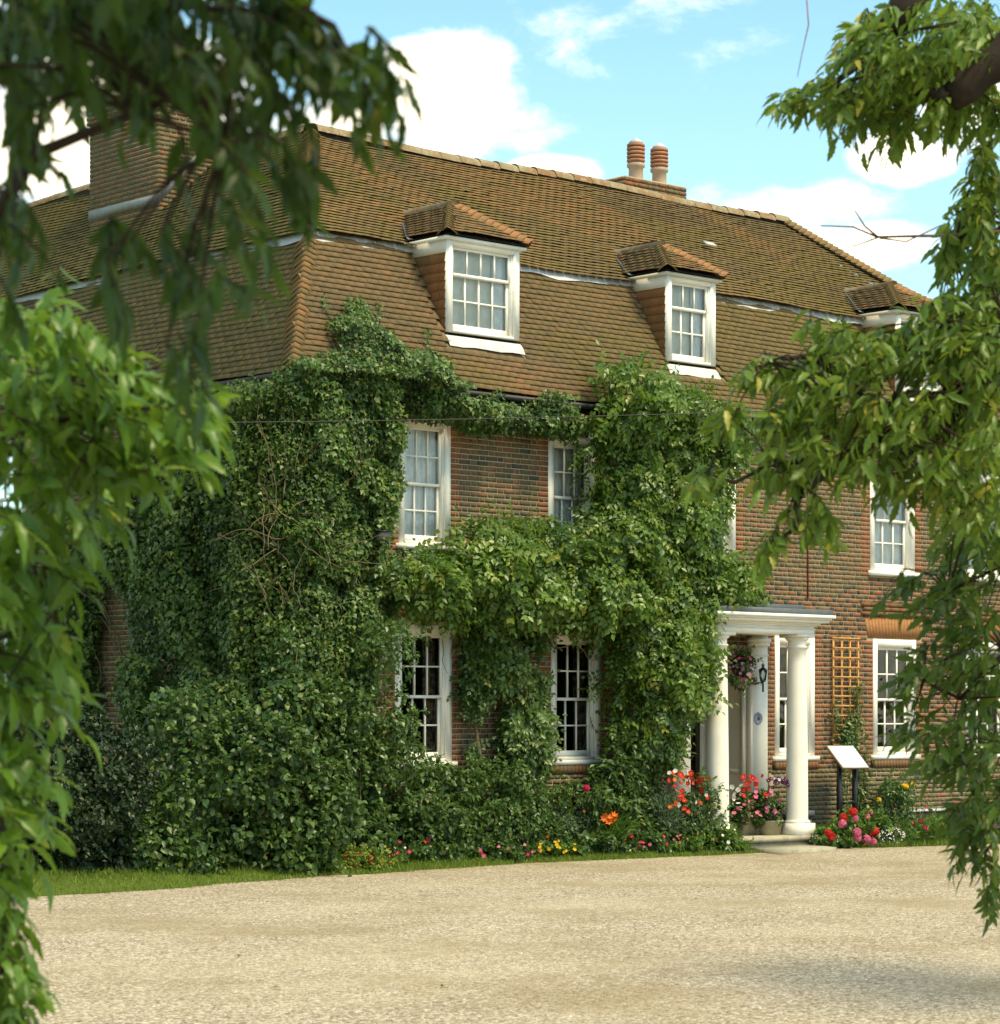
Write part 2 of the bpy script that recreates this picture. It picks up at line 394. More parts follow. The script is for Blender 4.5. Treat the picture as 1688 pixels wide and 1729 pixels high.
def inpoly(u, v, poly):
    p = np.asarray(poly); ins = np.zeros(u.shape, bool); dist = np.full(u.shape, 1e9)
    for (x0, y0), (x1, y1) in zip(p, np.roll(p, -1, 0)):
        c = ((y0 > v) != (y1 > v)); with_ = (x1 - x0) * (v - y0) / ((y1 - y0) if y1 != y0 else 1e-9) + x0
        ins ^= c & (u < with_)
        ex, ey = x1 - x0, y1 - y0; tt = np.clip(((u - x0) * ex + (v - y0) * ey) / (ex * ex + ey * ey + 1e-9), 0, 1)
        dist = np.minimum(dist, np.hypot(u - x0 - tt * ex, v - y0 - tt * ey))
    return ins, dist
def wander(p0, d0, n, step, wob, grav=0.0):
    p = [np.asarray(p0, float)]; d = np.asarray(d0, float)
    for _ in range(n):
        d = nrm(d + RNG.normal(0, wob, 3) + np.array([0, 0, grav])); p.append(p[-1] + d * step)
    return np.array(p)

# ------------------------------------------------------------------ ground
gnd = MB(); gnd.quad((-500, -500, 0), (500, -500, 0), (500, 500, 0), (-500, 500, 0)); gnd.build('ground', LAWN, None, kind='structure')
EDGE = [planeZ(px, py, 0)[:2] for px, py in ((-500, 1535), (-150, 1522), (50, 1514), (180, 1508), (300, 1499), (440, 1487), (590, 1477))] + [np.array((3.2, -1.05)), np.array((6.95, -1.30))]
EDGE += [np.array(q) for q in ((7.5, -1.36), (9.3, -1.22), (9.7, -1.6), (11.9, -2.0), (14, -2.3), (20, -2.6), (60, -3))]
EDGE = np.array(EDGE)
fine = []
for a, b2 in zip(EDGE[:-1], EDGE[1:]):
    k = max(1, int(np.linalg.norm(b2 - a) / .10))
    for i in range(k):
        q = a + (b2 - a) * i / k; fine.append(q + np.array([0, .16 * (vnoise(np.array([[q[0] * 1.3, 0, 0]]))[0] - .5) + .12 * (vnoise(np.array([[q[0] * 5, 3, 0]]))[0] - .5)]))
fine = np.array(fine)
g = MB()
for a, b2 in zip(fine[:-1], fine[1:]):
    g.quad((a[0], -45, .004), (b2[0], -45, .004), (b2[0], b2[1], .004), (a[0], a[1], .004))
g.quad((-60, -45, .004), (fine[0][0], -45, .004), (fine[0][0], fine[0][1], .004), (-60, -8, .004))
g.build('gravel_drive', GRAVEL, None, kind='structure')
def edge_y(x): return np.interp(x, fine[:, 0], fine[:, 1])
def bank(x, y):                                      # the verge rises from the drive towards the house
    x = np.asarray(x, float); dd = np.clip((np.asarray(y, float) - edge_y(x)) / np.where(x < -.3, 1.1, .60), 0, 1)
    return .15 * dd * dd * (3 - 2 * dd) * np.clip((6.75 - x) / .4, 0, 1)
def verge(name, mat, x0, x1, w0, w1):
    mb = MB(); xs = np.arange(x0, x1 + .01, .2); ww = np.linspace(0, 1, 9)
    W0 = w0(xs); W1 = w1(xs); Y = W0[:, None] + (W1 - W0)[:, None] * ww[None]; X = np.repeat(xs[:, None], 9, 1)
    Z = bank(X, Y) + .008; n = len(xs); i = np.arange(n - 1)[:, None] * 9; j = np.arange(8)[None]
    mb.add(np.stack([X, Y, Z], -1).reshape(-1, 3), np.stack([i + j, i + 9 + j, i + 10 + j, i + 1 + j], -1).reshape(-1, 4)); mb.build(name, mat, None, True, kind='structure')
verge('grass_verge', LAWN, -14, 6.8, lambda x: edge_y(x) - .01, lambda x: np.where(x < -.3, 3.0, edge_y(x) + .52))
verge('flower_bed_soil', SOIL, -.3, 6.8, lambda x: edge_y(x) + .50, lambda x: 0 * x + .1)
bed = MB(); bed.quad((9.0, -1.0, .008), (16, -1.2, .008), (16, .1, .008), (9.0, .1, .008)); bed.build('flower_bed_soil', SOIL, None, kind='structure')

# loose pebbles over the drive and blades of grass along its edge
n = 80000
px = RNG.uniform(-60, 1750, n); py = 1440 + 320 * RNG.random(n) ** .85
d = CAMH * F / (py - HY); rr = (px - CX) / F * d; pos = np.c_[rr * ST + d * CT, -rr * CT + d * ST, np.full(n, .006)]
k = pos[:, 1] < edge_y(pos[:, 0]) - .02; pos = pos[k]; n = len(pos)
ax = np.c_[RNG.normal(0, 1, (n, 2)), np.zeros(n)]; up = np.c_[RNG.normal(0, .25, (n, 2)), np.ones(n)]
tt = rtint(n, 0, .52, .24); sz = .009 + .024 * RNG.random(n) ** 4
scatter(MB(), T_peb(), pos, ax, up, sz, tt).build('loose_gravel', PEBBLE, None, kind='stuff', label='loose pale pebbles lying over the tan gravel drive', category='gravel')
def blades(xs, ys, hmin, hmax, ylw=.08):
    n = len(xs); pos = np.c_[xs, ys, bank(xs, ys) + .002]
    ax = np.c_[RNG.normal(0, .38, (n, 2)), np.ones(n)]; no = RNG.normal(0, 1, (n, 3))
    return pos, ax, no, RNG.uniform(hmin, hmax, n), rtint(n, ylw, .5, .25)
g = MB()
xs = RNG.uniform(-8, 6.6, 52000); w = np.where(xs < -.3, 2.6, .56); ys = edge_y(xs) + w * RNG.random(len(xs)) ** 1.2 - .05 + RNG.normal(0, .06, len(xs))
scatter(g, T_blade(), *blades(xs, ys, .03, .085))
xs = RNG.uniform(9.4, 15, 16000); ys = edge_y(xs) + .95 * RNG.random(len(xs)) - .05 + RNG.normal(0, .03, len(xs))
scatter(g, T_blade(), *blades(xs, ys, .035, .12))
xs = RNG.uniform(6.2, 7.7, 2500); ys = RNG.uniform(-1.42, -1.1, len(xs)); scatter(g, T_blade(), *blades(xs, ys, .02, .06))
g.build('grass', GRASS, None, kind='stuff', label='short green lawn grass along the edge of the gravel drive', category='grass')

# ------------------------------------------------------------------ the house
EZ, BZ, RZ = 6.33, 8.36, 10.55                  # eave, break of the roof, ridge
OV, INS = .22, .95                               # overhang of the eave, inset of the break
XR = 15.65; YB = 13.0                            # right end, back
RX0, RX1, RY = 3.42, 13.8, 4.05                  # ridge ends and its distance from the front wall
house = thing('country_house', 'old red brick country house with tiled mansard roof, dormers and white columned porch', 'house')

GW = [(1.64, 2.62, 1.28, 3.16), (4.46, 5.41, 1.28, 3.12), (9.10, 10.0, 1.28, 3.16), (11.4, 12.45, 1.28, 3.16), (13.73, 14.87, 1.28, 3.16)]
UW = [(1.70, 2.60, 4.17, 5.92), (4.41, 5.32, 4.17, 5.86), (7.30, 8.22, 4.17, 5.88), (11.33, 12.42, 4.17, 5.92), (13.66, 14.84, 4.17, 5.92)]
DOOR = (7.13, 8.50, .2, 2.98)
SW = [(6.4, 7.5, 4.33, 6.0), (5.95, 7.0, 1.3, 3.2)]          # side wall, along Y

def wall_sheet(mb, openings, u0, u1, z0, z1, P):
    us = sorted({u0, u1, *[o[0] for o in openings], *[o[1] for o in openings]}); zs = sorted({z0, z1, *[o[2] for o in openings], *[o[3] for o in openings]})
    for a, b2 in zip(us[:-1], us[1:]):
        for c, d in zip(zs[:-1], zs[1:]):
            um, zm = (a + b2) / 2, (c + d) / 2
            if any(o[0] < um < o[1] and o[2] < zm < o[3] for o in openings): continue
            mb.quad(P(a, c), P(b2, c), P(b2, d), P(a, d))
mb = MB(); wall_sheet(mb, GW + UW + [DOOR], 0, XR, 0, EZ, lambda u, z: (u, .0035, z))
mb.quad((XR, .008, 0), (XR, YB, 0), (XR, YB, EZ), (XR, .008, EZ)); mb.quad((XR, YB, 0), (0.008, YB, 0), (0.008, YB, EZ), (XR, YB, EZ))
front_wall = mb.build('front_wall', MORTAR, house)
mb = MB(); wall_sheet(mb, SW, .008, YB, 0, EZ, lambda u, z: (.008, u, z)); side_wall = mb.build('side_wall', MORTAR, house)

CO = .0712
def lay_bricks(u0, u1, z0, z1, openings, seed, tintf):
    """flemish bond, returns rows (u, z, length, tint r, g)"""
    rg = random.Random(seed); out = []
    for ci in range(int((z1 - z0) / CO + .01)):
        z = z0 + ci * CO; zm = z + CO / 2
        spans = [(u0, u1)]
        for a, b2, c, d in openings:
            if c - .01 < zm < d + .01:
                ns = []
                for s0, s1 in spans:
                    if a > s0: ns.append((s0, min(a, s1)))
                    if b2 < s1: ns.append((max(b2, s0), s1))
                spans = [q for q in ns if q[1] - q[0] > .03]
        for s0, s1 in spans:
            u = s0; k = ci % 2
            nth = 0
            while u < s1 - .02:
                L = (.214 if k % 2 == 0 else .104) + rg.uniform(-.006, .006)
                if ci % 2 and nth == 1: L = .055; k -= 1
                nth += 1
                if s1 - u - L < .07: L = s1 - u
                hdr = L < .13
                r, gdirt = tintf(u + L / 2, zm, hdr, min(u - s0, s1 - u - L), rg)
                out.append((u + .0065, z, L - .013, r, gdirt)); u += L; k += 1
    return out
def tint_front(u, z, hdr, edge, rg):
    near = any(abs(u - o[0]) < .17 or abs(u - o[1]) < .17 for o in GW + UW if o[2] - .05 < z < o[3] + .05)
    if near: return min(1, rg.gauss(.84, .09)), .05
    lowred = (z < 4.02 + .25 * math.sin(u * 1.7)) and u > 7.9 and z > 1.1
    if lowred: return (rg.gauss(.10, .05) if hdr else rg.gauss(.70, .14)) if rg.random() > .08 else .5, .12
    if z < 1.1: return rg.gauss(.45, .16), .75
    r = rg.random()
    v = rg.gauss(.40, .11) if r < .62 else (rg.gauss(.70, .08) if r < .88 else rg.gauss(.24, .07))
    return v, .35
def box_piece_mesh(name, L, dep, h, tint):
    return MB().box(-L / 2, L / 2, 0, dep, 0, h, tint).mesh(name, BRICK)
PL = 15 * CO                                                      # top of the plinth
holes = GW + UW + [DOOR, (11.25, 12.6, 3.17, 3.50), (13.6, 15.0, 3.17, 3.50)]
br = lay_bricks(0.0, XR, PL + .07, EZ, holes, 3, tint_front)
br = np.array(br); 
vis = [(2.62, 4.42, 4.1, 6.0), (8.2, 11.4, 3.45, 5.0), (10.0, 11.4, 1.2, 3.5), (2.62, 4.4, 1.3, 3.0), (12.4, 13.7, 1.2, 3.2)]
score = np.array([next((i for i, w in enumerate(vis) if w[0] - .1 < u and u + L < w[1] + .1 and w[2] < z < w[3]), 9) for u, z, L, _, _ in br]) * 1000 + br[:, 0] * 10 + (br[:, 2] < .08) * 500
order = np.argsort(score, kind='stable'); sel = order[:300]; rest = order[300:]
cache = {}
for i in sel:
    u, z, L, r, gd = br[i]; q = (round(L, 2) > .15, int(np.clip(r, 0, 1) * 11.99), gd > .2); 
    Lb = .201 if q[0] else .091
    if q not in cache: cache[q] = box_piece_mesh('brick', Lb, .05, CO - .015, ((q[1] + .5) / 12, .35 if q[2] else .05, .5))
    piece('brick', cache[q], front_wall, Matrix.Translation((u + L / 2, -.001 - .003 * random.random(), z + .0075 + random.uniform(-.002, .002))) @ Matrix.Rotation(random.uniform(-.006, .006), 4, 'Y') @ Matrix.Diagonal((L / Lb, 1, 1, 1)))
def bricks_stuff(rows, P, name, parent, dep=.05):
    mb = MB(); rows = np.asarray(rows); n = len(rows)
    tv = np.array([(x, y, z) for z in (0, 1) for y in (0, 1) for x in (0, 1)], float)
    q = np.array([[4, 5, 7, 6], [0, 2, 3, 1], [0, 1, 5, 4], [0, 4, 6, 2], [1, 3, 7, 5]])
    fr_ = -.001 - .003 * RNG.random(n)
    U = rows[:, 0][:, None] + tv[None, :, 0] * rows[:, 2][:, None]; D = np.where(tv[None, :, 1] == 0, fr_[:, None], dep); Z = rows[:, 1][:, None] + .0075 + tv[None, :, 2] * (CO - .015) + RNG.uniform(-.002, .002, (n, 1))
    V = P(U, D, Z); tt = np.zeros((n, 8, 3)); tt[..., 0] = np.clip(rows[:, 3], 0, 1)[:, None]; tt[..., 1] = rows[:, 4][:, None]; tt[..., 2] = .5
    mb.add(V.reshape(-1, 3), (q[None] + (np.arange(n) * 8)[:, None, None]).reshape(-1, 4), tt.reshape(-1, 3))
    return mb.build(name, BRICK, parent, kind='stuff')
bricks_stuff(br[rest], lambda U, D, Z: np.stack([U, D, Z], -1), 'brickwork', front_wall)
pl = lay_bricks(-.06, XR, 0, PL, [(6.6, 9.0, 0, 1.2)], 5, tint_front)
for k in range(int(XR / .112)):                                  # the rounded course on top of the plinth
    u = k * .112
    if 6.6 < u < 8.95: continue
    pl.append((u, PL - .001, .10, random.gauss(.33, .12), .9))
pl = np.array(pl)
plinth = MB(); plinth.box(-.05, 6.65, -.056, .003, 0, PL + .02); plinth.box(8.95, XR, -.056, .003, 0, PL + .02); plinth = plinth.build('plinth', MORTAR, house)
bricks_stuff(pl, lambda U, D, Z: np.stack([U, D - .06, Z], -1), 'brickwork', plinth, .075)
sb = lay_bricks(0, YB, 0, EZ, SW, 9, lambda u, z, h, e, rg: (rg.gauss(.55, .15), .4))
bricks_stuff(sb, lambda U, D, Z: np.stack([D, U, Z], -1), 'brickwork', side_wall)
# rubbed brick flat arches with a moulded band above, and a band over the porch side
for x0, x1 in ((11.27, 12.58), (13.62, 14.98)):
    n = 18; arch = MB()
    for i in range(n):
        a, b2 = x0 + (x1 - x0) * i / n, x0 + (x1 - x0) * (i + 1) / n; lean = ((i + .5) / n - .5) * .16
        arch.add([(a, -.004, 3.172), (b2 - .002, -.004, 3.172), (b2 - .002 + lean, -.004, 3.497), (a + lean, -.004, 3.497), (a, .04, 3.172), (b2 - .002, .04, 3.172), (b2 - .002 + lean, .04, 3.497), (a + lean, .04, 3.497)],
                 [[0, 1, 2, 3], [0, 4, 5, 1], [3, 2, 6, 7], [0, 3, 7, 4], [1, 5, 6, 2]])
    arch.build('flat_arch', RUBBED, front_wall)
band = MB()
rows = []
for x0, x1 in ((11.1, 12.75), (13.5, 15.1)):
    for c in range(3):
        u = x0 + (.05 if c % 2 else 0)
        while u < x1: rows.append((u, 3.52 + c * CO, .20, random.gauss(.6, .12), .2)); u += .215
bricks_stuff(rows, lambda U, D, Z: np.stack([U, D - .035, Z], -1), 'brick_band', front_wall)
sold = []
for w in GW:                                                     # soldier bricks under the sills
    for k in range(int((w[1] - w[0] + .1) / .075)): sold.append((w[0] - .04 + k * .075, random.gauss(.6, .15)))
mb = MB()
for u, r in sold: mb.box(u, u + .064, -.068, .02, PL + .065, 1.262, (max(0, min(1, r)), .4, .5))
mb.build('soldier_course', BRICK, front_wall, kind='stuff')

# ---- windows
def sash_window(parent, u0, u1, z0, z1, Pf, cols=3, rows=(2, 2), cloth='net', sill=True, name='window', head=.13, room=True):
    """Pf(u, depth, z) -> world; depth counts inwards from the wall face"""
    def bx(mb, a, b2, d0, d1, c, d): mb.add([Pf(a, d0, c), Pf(b2, d0, c), Pf(b2, d1, c), Pf(a, d1, c), Pf(a, d0, d), Pf(b2, d0, d), Pf(b2, d1, d), Pf(a, d1, d)],
        [[0, 1, 5, 4], [1, 2, 6, 5], [2, 3, 7, 6], [3, 0, 4, 7], [4, 5, 6, 7], [0, 3, 2, 1]])
    fw = .095; fr = MB()
    bx(fr, u0, u0 + fw, -.012, .16, z0 + .06, z1); bx(fr, u1 - fw, u1, -.012, .16, z0 + .06, z1); bx(fr, u0 + fw, u1 - fw, -.010, .16, z1 - head, z1 - .002)
    bx(fr, u0 + fw, u0 + fw + .02, .025, .15, z0 + .08, z1 - head); bx(fr, u1 - fw - .02, u1 - fw, .025, .15, z0 + .08, z1 - head)   # sash boxes
    bx(fr, u0 + fw, u1 - fw, -.004, .155, z0 + .06, z0 + .10)
    w = fr.build(name, WHITE, parent)
    if sill:
        s = MB(); bx(s, u0 - .05, u1 + .05, -.075, .10, z0 - .015, z0 + .058); s.build('sill', WHITE, w)
    ia, ib = u0 + fw + .02, u1 - fw - .02; zt, zb = z1 - head, z0 + .10; zm = zb + (zt - zb) * (rows[1] / (rows[0] + rows[1]) + .0)
    for (c0, c1, dep, nr, lower) in ((zm - .02, zt, .045, rows[0], 0), (zb, zm + .02, .088, rows[1], 1)):
        st = .042; rb, rt = (.085 if lower else .040), .040
        s = MB(); bx(s, ia, ia + st, dep, dep + .04, c0, c1); bx(s, ib - st, ib, dep, dep + .04, c0, c1)
        bx(s, ia + st, ib - st, dep + .001, dep + .039, c0, c0 + rb); bx(s, ia + st, ib - st, dep + .001, dep + .039, c1 - rt, c1)
        ga, gb, gc, gd = ia + st, ib - st, c0 + rb, c1 - rt; bw = .011
        for k in range(1, cols): q = ga + (gb - ga) * k / cols; bx(s, q - bw, q + bw, dep + .003, dep + .034, gc, gd)
        for k in range(1, nr): q = gc + (gd - gc) * k / nr; bx(s, ga, gb, dep + .004, dep + .033, q - bw, q + bw)
        s.build('sash', WHITE, w)
        for i in range(cols):
            for j in range(nr):
                p = MB(); a, b2 = ga + (gb - ga) * i / cols, ga + (gb - ga) * (i + 1) / cols; c, d = gc + (gd - gc) * j / nr, gc + (gd - gc) * (j + 1) / nr
                e = [random.uniform(-.0025, .0025) for _ in range(4)]
                p.add([Pf(a, dep + .02 + e[0], c), Pf(b2, dep + .02 + e[1], c), Pf(b2, dep + .02 + e[2], d), Pf(a, dep + .02 + e[3], d)], [[0, 1, 2, 3]]); p.build('pane', GLASS, w)
    def drape(a, b2, c, d, dep, mat, pleats, amp):
        mb = MB(); n = max(8, pleats * 6)
        us = np.linspace(a, b2, n); dd = dep + amp * np.sin(np.linspace(0, pleats * 2 * math.pi, n) + .5 * np.sin(np.linspace(0, 9, n)))
        v = [Pf(u, x, z) for z in (c, d) for u, x in zip(us, dd)]
        mb.add(v, np.array([[i, i + 1, n + i + 1, n + i] for i in range(n - 1)])); mb.build('curtain', mat, w, True)
    if cloth == 'net': drape(ia, ib, zb, zt, .155, NET, 9, .016)
    elif cloth == 'floral': drape(ib - .20, ib + .02, zb, zt, .22, FLORAL, 4, .02); drape(ia - .02, ia + .10, zb, zt, .22, FLORAL, 2, .02)
    elif cloth == 'blind': drape(ia, ib, zb, zt, .175, BLIND, 1, .004); drape(ib - .26, ib + .01, zb, zt, .150, NET, 4, .012); drape(ia, ia + .12, zb, zt, .15, NET, 2, .012)
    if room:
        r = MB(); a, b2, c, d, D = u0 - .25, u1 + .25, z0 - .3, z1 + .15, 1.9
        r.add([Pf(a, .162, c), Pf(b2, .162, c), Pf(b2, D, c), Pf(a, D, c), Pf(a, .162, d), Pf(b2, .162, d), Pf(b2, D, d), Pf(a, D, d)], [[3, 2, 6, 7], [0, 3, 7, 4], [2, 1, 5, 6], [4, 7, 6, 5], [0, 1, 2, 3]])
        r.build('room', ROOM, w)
    return w
PF = lambda u, dp, z: (u, dp, z)
PS = lambda u, dp, z: (dp, u, z)
for w_ in GW: sash_window(house, *w_, PF, cloth='floral')
for w_ in UW: sash_window(house, *w_, PF, cloth='net')
for w_ in SW: sash_window(house, *w_, PS, cloth='net')

# ---- roof
roof = MB()
E0, E1 = -OV, XR + OV
UPY = .80; UPZ = BZ + .03
def rq(a, b2, c, d): roof.quad(a, b2, c, d)
B0, B1 = INS, XR - INS
rq((E0, -OV, EZ - .11), (E1, -OV, EZ - .11), (B1, INS, BZ - .11), (B0, INS, BZ - .11)); rq((B0, INS, BZ - .05), (B1, INS, BZ - .05), (RX1, RY, RZ - .09), (RX0, RY, RZ - .09))
rq((E0, YB, EZ - .11), (E0, -OV, EZ - .11), (B0, INS, BZ - .11), (B0, YB, BZ - .11)); rq((B0, YB, BZ - .05), (B0, INS, BZ - .05), (RX0, RY, RZ - .09), (RX0, YB, RZ - .09))
rq((E1, -OV, EZ - .11), (E1, YB, EZ - .11), (B1, YB, BZ - .11), (B1, INS, BZ - .11)); rq((B1, INS, BZ - .05), (B1, YB, BZ - .05), (RX1, YB, RZ - .09), (RX1, RY, RZ - .09))
rq((RX0, YB, RZ - .09), (RX0, RY, RZ - .09), (RX1, RY, RZ - .09), (RX1, YB, RZ - .09)); rq((E0, YB, EZ), (B0, YB, BZ), (B1, YB, BZ), (E1, YB, EZ)); rq((B0, YB, BZ), (RX0, YB, RZ), (RX1, YB, RZ), (B1, YB, BZ))
rq((E0, -OV, EZ - .12), (E0, YB, EZ - .12), (E1, YB, EZ - .12), (E1, -OV, EZ - .12))
roof.box(RX0 - .05, RX1 + .08, RY - .10, RY + .16, RZ - .16, RZ + .03); roof.box(RX0 - .10, RX0 + .14, RY, YB, RZ - .16, RZ + .03)
for a_, b_ in (((UPY, UPY, UPZ), (RX0, RY, RZ)), ((B1 + .15, UPY, UPZ), (RX1, RY, RZ)), ((E0 + .06, -OV + .06, EZ), (B0, INS, BZ)), ((E1 - .06, -OV + .06, EZ), (B1, INS, BZ))): roof.tube([np.array(a_) - (0, 0, .03), np.array(b_) - (0, 0, .03)], .075, 8)
roof = roof.build('roof', DARKWOOD, house)

TW, GA = .166, .092
def tile_verts(): 
    # local: x across, y up the slope, z out of the slope; tail (y=0) stands proud
    L = .20; th = .011
    return np.array([(-.5, 0, .050), (.5, 0, .050), (.5, L, .002), (-.5, L, .002), (-.5, 0, .050 - th), (.5, 0, .050 - th)]), \
           [np.array([[0, 1, 2, 3]]), np.array([[4, 5, 1, 0]]), np.array([[0, 3, 4]]), np.array([[1, 5, 2]])]
def lay_tiles(O, U, V, vmax, urange, skip, tintf, ga=GA, tw=TW, seed=0):
    """O origin at the eave, U along, V up; returns list of (origin, tint r, moss, jitter)"""
    rg = random.Random(seed); O, U, V = np.array(O, float), np.array(U, float), np.array(V, float); N = np.cross(U, V); out = []
    for c in range(int(vmax / ga) + 1):
        v = c * ga
        if v > vmax - .04: break
        a, b2 = urange(v); off = (tw / 2 if c % 2 else 0); u = off + tw * math.ceil((a - .035 + tw / 2 - off) / tw)
        while u + tw / 2 < b2 + .035:
            if not skip(u, v):
                sag = .026 * math.sin(u * .8 + 1) + .008 * math.sin(u * 2.3 + v) + rg.gauss(0, .0012)
                P = O + u * U + v * V + N * sag
                r, mo = tintf(u, v, rg); out.append((P, r, mo, rg.gauss(0, .005), rg.gauss(0, .0018)))
            u += tw
    return out, U, V, N
def tiles_mesh(lst, U, V, N, mb, tw=TW):
    tv, tf = tile_verts()
    for P, r, mo, rot, dz in lst:
        c, s_ = math.cos(rot), math.sin(rot); X = (U * c + V * s_) * (tw - .004); Y = (V * c - U * s_)
        mb.add(P + tv[:, :1] * X + tv[:, 1:2] * Y + (tv[:, 2:] + dz) * N, tf, (min(1, max(0, r)), mo, .5))
def patch(u, v, k=1.0, off=0.0): return float(vnoise(np.array([[u * .55 * k + off, v * .9 * k, off]]))[0])
def t_lower(u, v, rg):
    p = patch(u, v, 1.3, 3); return rg.gauss(.42 + .32 * (p - .5) + (.14 if v < .5 else 0), .085), min(.5, max(0, .22 * (p < .5) + rg.gauss(.08, .06)))
def t_side(u, v, rg): return rg.gauss(.34, .10), max(0, min(.7, rg.gauss(.28, .15)))
def t_upper(u, v, rg):
    p = patch(u, v, 1.0, 9); p2 = patch(u + v * .35, v * .25, 1.5, 21)
    if p2 > .69 and v > .7: return rg.gauss(.66, .12), .25
    return rg.gauss(.38 + .3 * (patch(u, v, 2.2, 33) - .5), .09), min(1, max(0, .46 + .7 * (p - .5) - .25 * (p > .62) - (.22 if v > 2.6 else 0) + rg.gauss(0, .15)))
def slope(o, along, up): 
    U = nrm(np.array(along, float)); V = np.array(up, float); L = np.linalg.norm(V); return o, U, V / L, L
lo_run = OV + INS; lo_h = BZ - EZ
DORM = [dict(x0=2.70, x1=4.02, cols=4), dict(x0=6.95, x1=7.98, cols=3), dict(x0=12.2, x1=13.5, cols=3)]
DZ0, DZ1 = 7.06, 8.41                                            # dormer sill and eave
dyf = -OV + (DZ0 - EZ) / lo_h * lo_run                           # front face of the dormers
ALL = []
O, U, V, L = slope((E0, -OV, EZ), (1, 0, 0), (0, lo_run, lo_h)); LV = L
def skip_lo(u, v):
    x = u + E0; z = EZ + v / LV * lo_h
    return any(d_['x0'] - .03 < x < d_['x1'] + .03 and z > DZ0 - .19 for d_ in DORM)
ALL.append(lay_tiles(O, U, V, L - .02, lambda v: (v / LV * lo_run, XR + 2 * OV - v / LV * lo_run), skip_lo, t_lower, seed=1))
O, U, V, L = slope((B0 - .15, UPY, UPZ - .06), (1, 0, 0), (0, RY - UPY, RZ - UPZ + .06)); HL = L
ALL.append(lay_tiles(O, U, V, L + .03, lambda v: (v / HL * (RX0 - B0 + .15), (B1 - B0 + .3) - v / HL * (B1 - RX1 + .15)), lambda u, v: False, t_upper, ga=.104, seed=2))
O, U, V, L = slope((-OV, YB, EZ), (0, -1, 0), (lo_run, 0, lo_h))
ALL.append(lay_tiles(O, U, V, L - .02, lambda v: (3.0, YB + OV - v / LV * lo_run), lambda u, v: False, t_side, seed=3))
O, U, V, L = slope((UPY, YB, UPZ - .06), (0, -1, 0), (RX0 - UPY, 0, RZ - UPZ + .06)); SL = L
ALL.append(lay_tiles(O, U, V, L + .03, lambda v: (0, YB - UPY - v / SL * (RY - UPY)), lambda u, v: (not (0 < u)) , lambda u, v, rg: (rg.gauss(.30, .1), min(1, max(0, rg.gauss(.62, .2)))), ga=.104, seed=4))
# three hundred tiles one by one, nearest the eye and not under the creeper; the rest as one mass
cand = []
for gi, (lst, U, V, N) in enumerate(ALL[:1]):
    pts = np.array([q[0] for q in lst]); X, Y, D = proj(pts)
    for k in range(len(lst)):
        cover = Y[k] > 560 + max(0, (X[k] - 640)) * .35 and X[k] < 1000
        if X[k] > 505 and not cover: cand.append((D[k], gi, k))
cand.sort(); chosen = {(g_, k) for _, g_, k in cand[:300]}
tv, tf = tile_verts(); tcache = {}
mb = MB()
for gi, (lst, U, V, N) in enumerate(ALL):
    keep = []
    for k, q in enumerate(lst):
        if (gi, k) in chosen:
            key = (int(np.clip(q[1], 0, 1) * 9.99), int(q[2] * 3))
            if key not in tcache: tcache[key] = MB().add(tv * np.array([TW - .004, 1, 1]), tf, ((key[0] + .5) / 10, key[1] / 3, .5)).mesh('tile', TILE)
            R = Matrix((U, V, N)).transposed().to_4x4()
            piece('tile', tcache[key], roof, Matrix.Translation(q[0] + N * q[4]) @ R @ Matrix.Rotation(q[3], 4, 'Z'))
        else: keep.append(q)
    tiles_mesh(keep, U, V, N, mb)
mb.build('tiling', TILE, roof, kind='stuff')

def bonnet(P, along, up, out, w=.17, L=.20, r=.5, mo=.1, rise=.07, drop=.1):
    """one curved hip tile: an arc across `along`, length up the hip"""
    mb = MB(); n = 7; v = []
    for yy, lift in ((0, .085), (L, .045)):
        for th in (0, -.018):
            for i in range(n):
                a = (i / (n - 1) - .5) * 2; v.append(P + along * a * w * (1 if yy == 0 else .8) + up * (yy - .05 * abs(a) ** 1.5 * 0) + out * (lift + th + rise * (1 - a * a) - drop * abs(a) ** 1.15))
    f = [[i, i + 1, 2 * n + i + 1, 2 * n + i] for i in range(n - 1)] + [[n + i, n + i + 1, i + 1, i] for i in range(n - 1)]
    mb.add(np.array(v), np.array(f), (r, mo, .5)); return mb
def hipline(A, B, ga, along, out, w, rise, mossy, parent, r0=.72, L=.2, name='hip_tile', merge=False, drop=.06):
    A, B = np.array(A, float), np.array(B, float); up = nrm(B - A); n = int(np.linalg.norm(B - A) / ga); mbs = MB()
    for k in range(n):
        m_ = bonnet(A + up * k * ga, np.array(along, float), up, np.array(out, float), w * random.uniform(.95, 1.05), L, min(1, max(0, random.gauss(r0, .10))), max(0, random.gauss(mossy, .1)), rise, drop)
        if merge:
            mbs.v += m_.v; mbs.t += m_.t; mbs.f += [f + mbs.n for f in m_.f]; mbs.n += m_.n
        else: m_.build(name, TILE, parent, True)
    if merge: mbs.build(name, TILE, parent, True)
dl = nrm(np.array([1., -1, 0])); 
hipline((E0 + .01, -OV + .01, EZ), (B0, INS, BZ - .05), .104, dl, nrm(np.array([-1., -1, .8])), .19, .045, .18, roof, drop=.165)
hipline((UPY, UPY, UPZ), (RX0, RY, RZ), .115, dl, nrm(np.array([-.8, -.8, 1.4])), .15, .06, .55, roof, .35)
hipline((B1 + .15, UPY, UPZ), (RX1, RY, RZ), .115, nrm(np.array([1., 1, 0])), nrm(np.array([.8, -.8, 1.4])), .15, .06, .35, roof, .6)
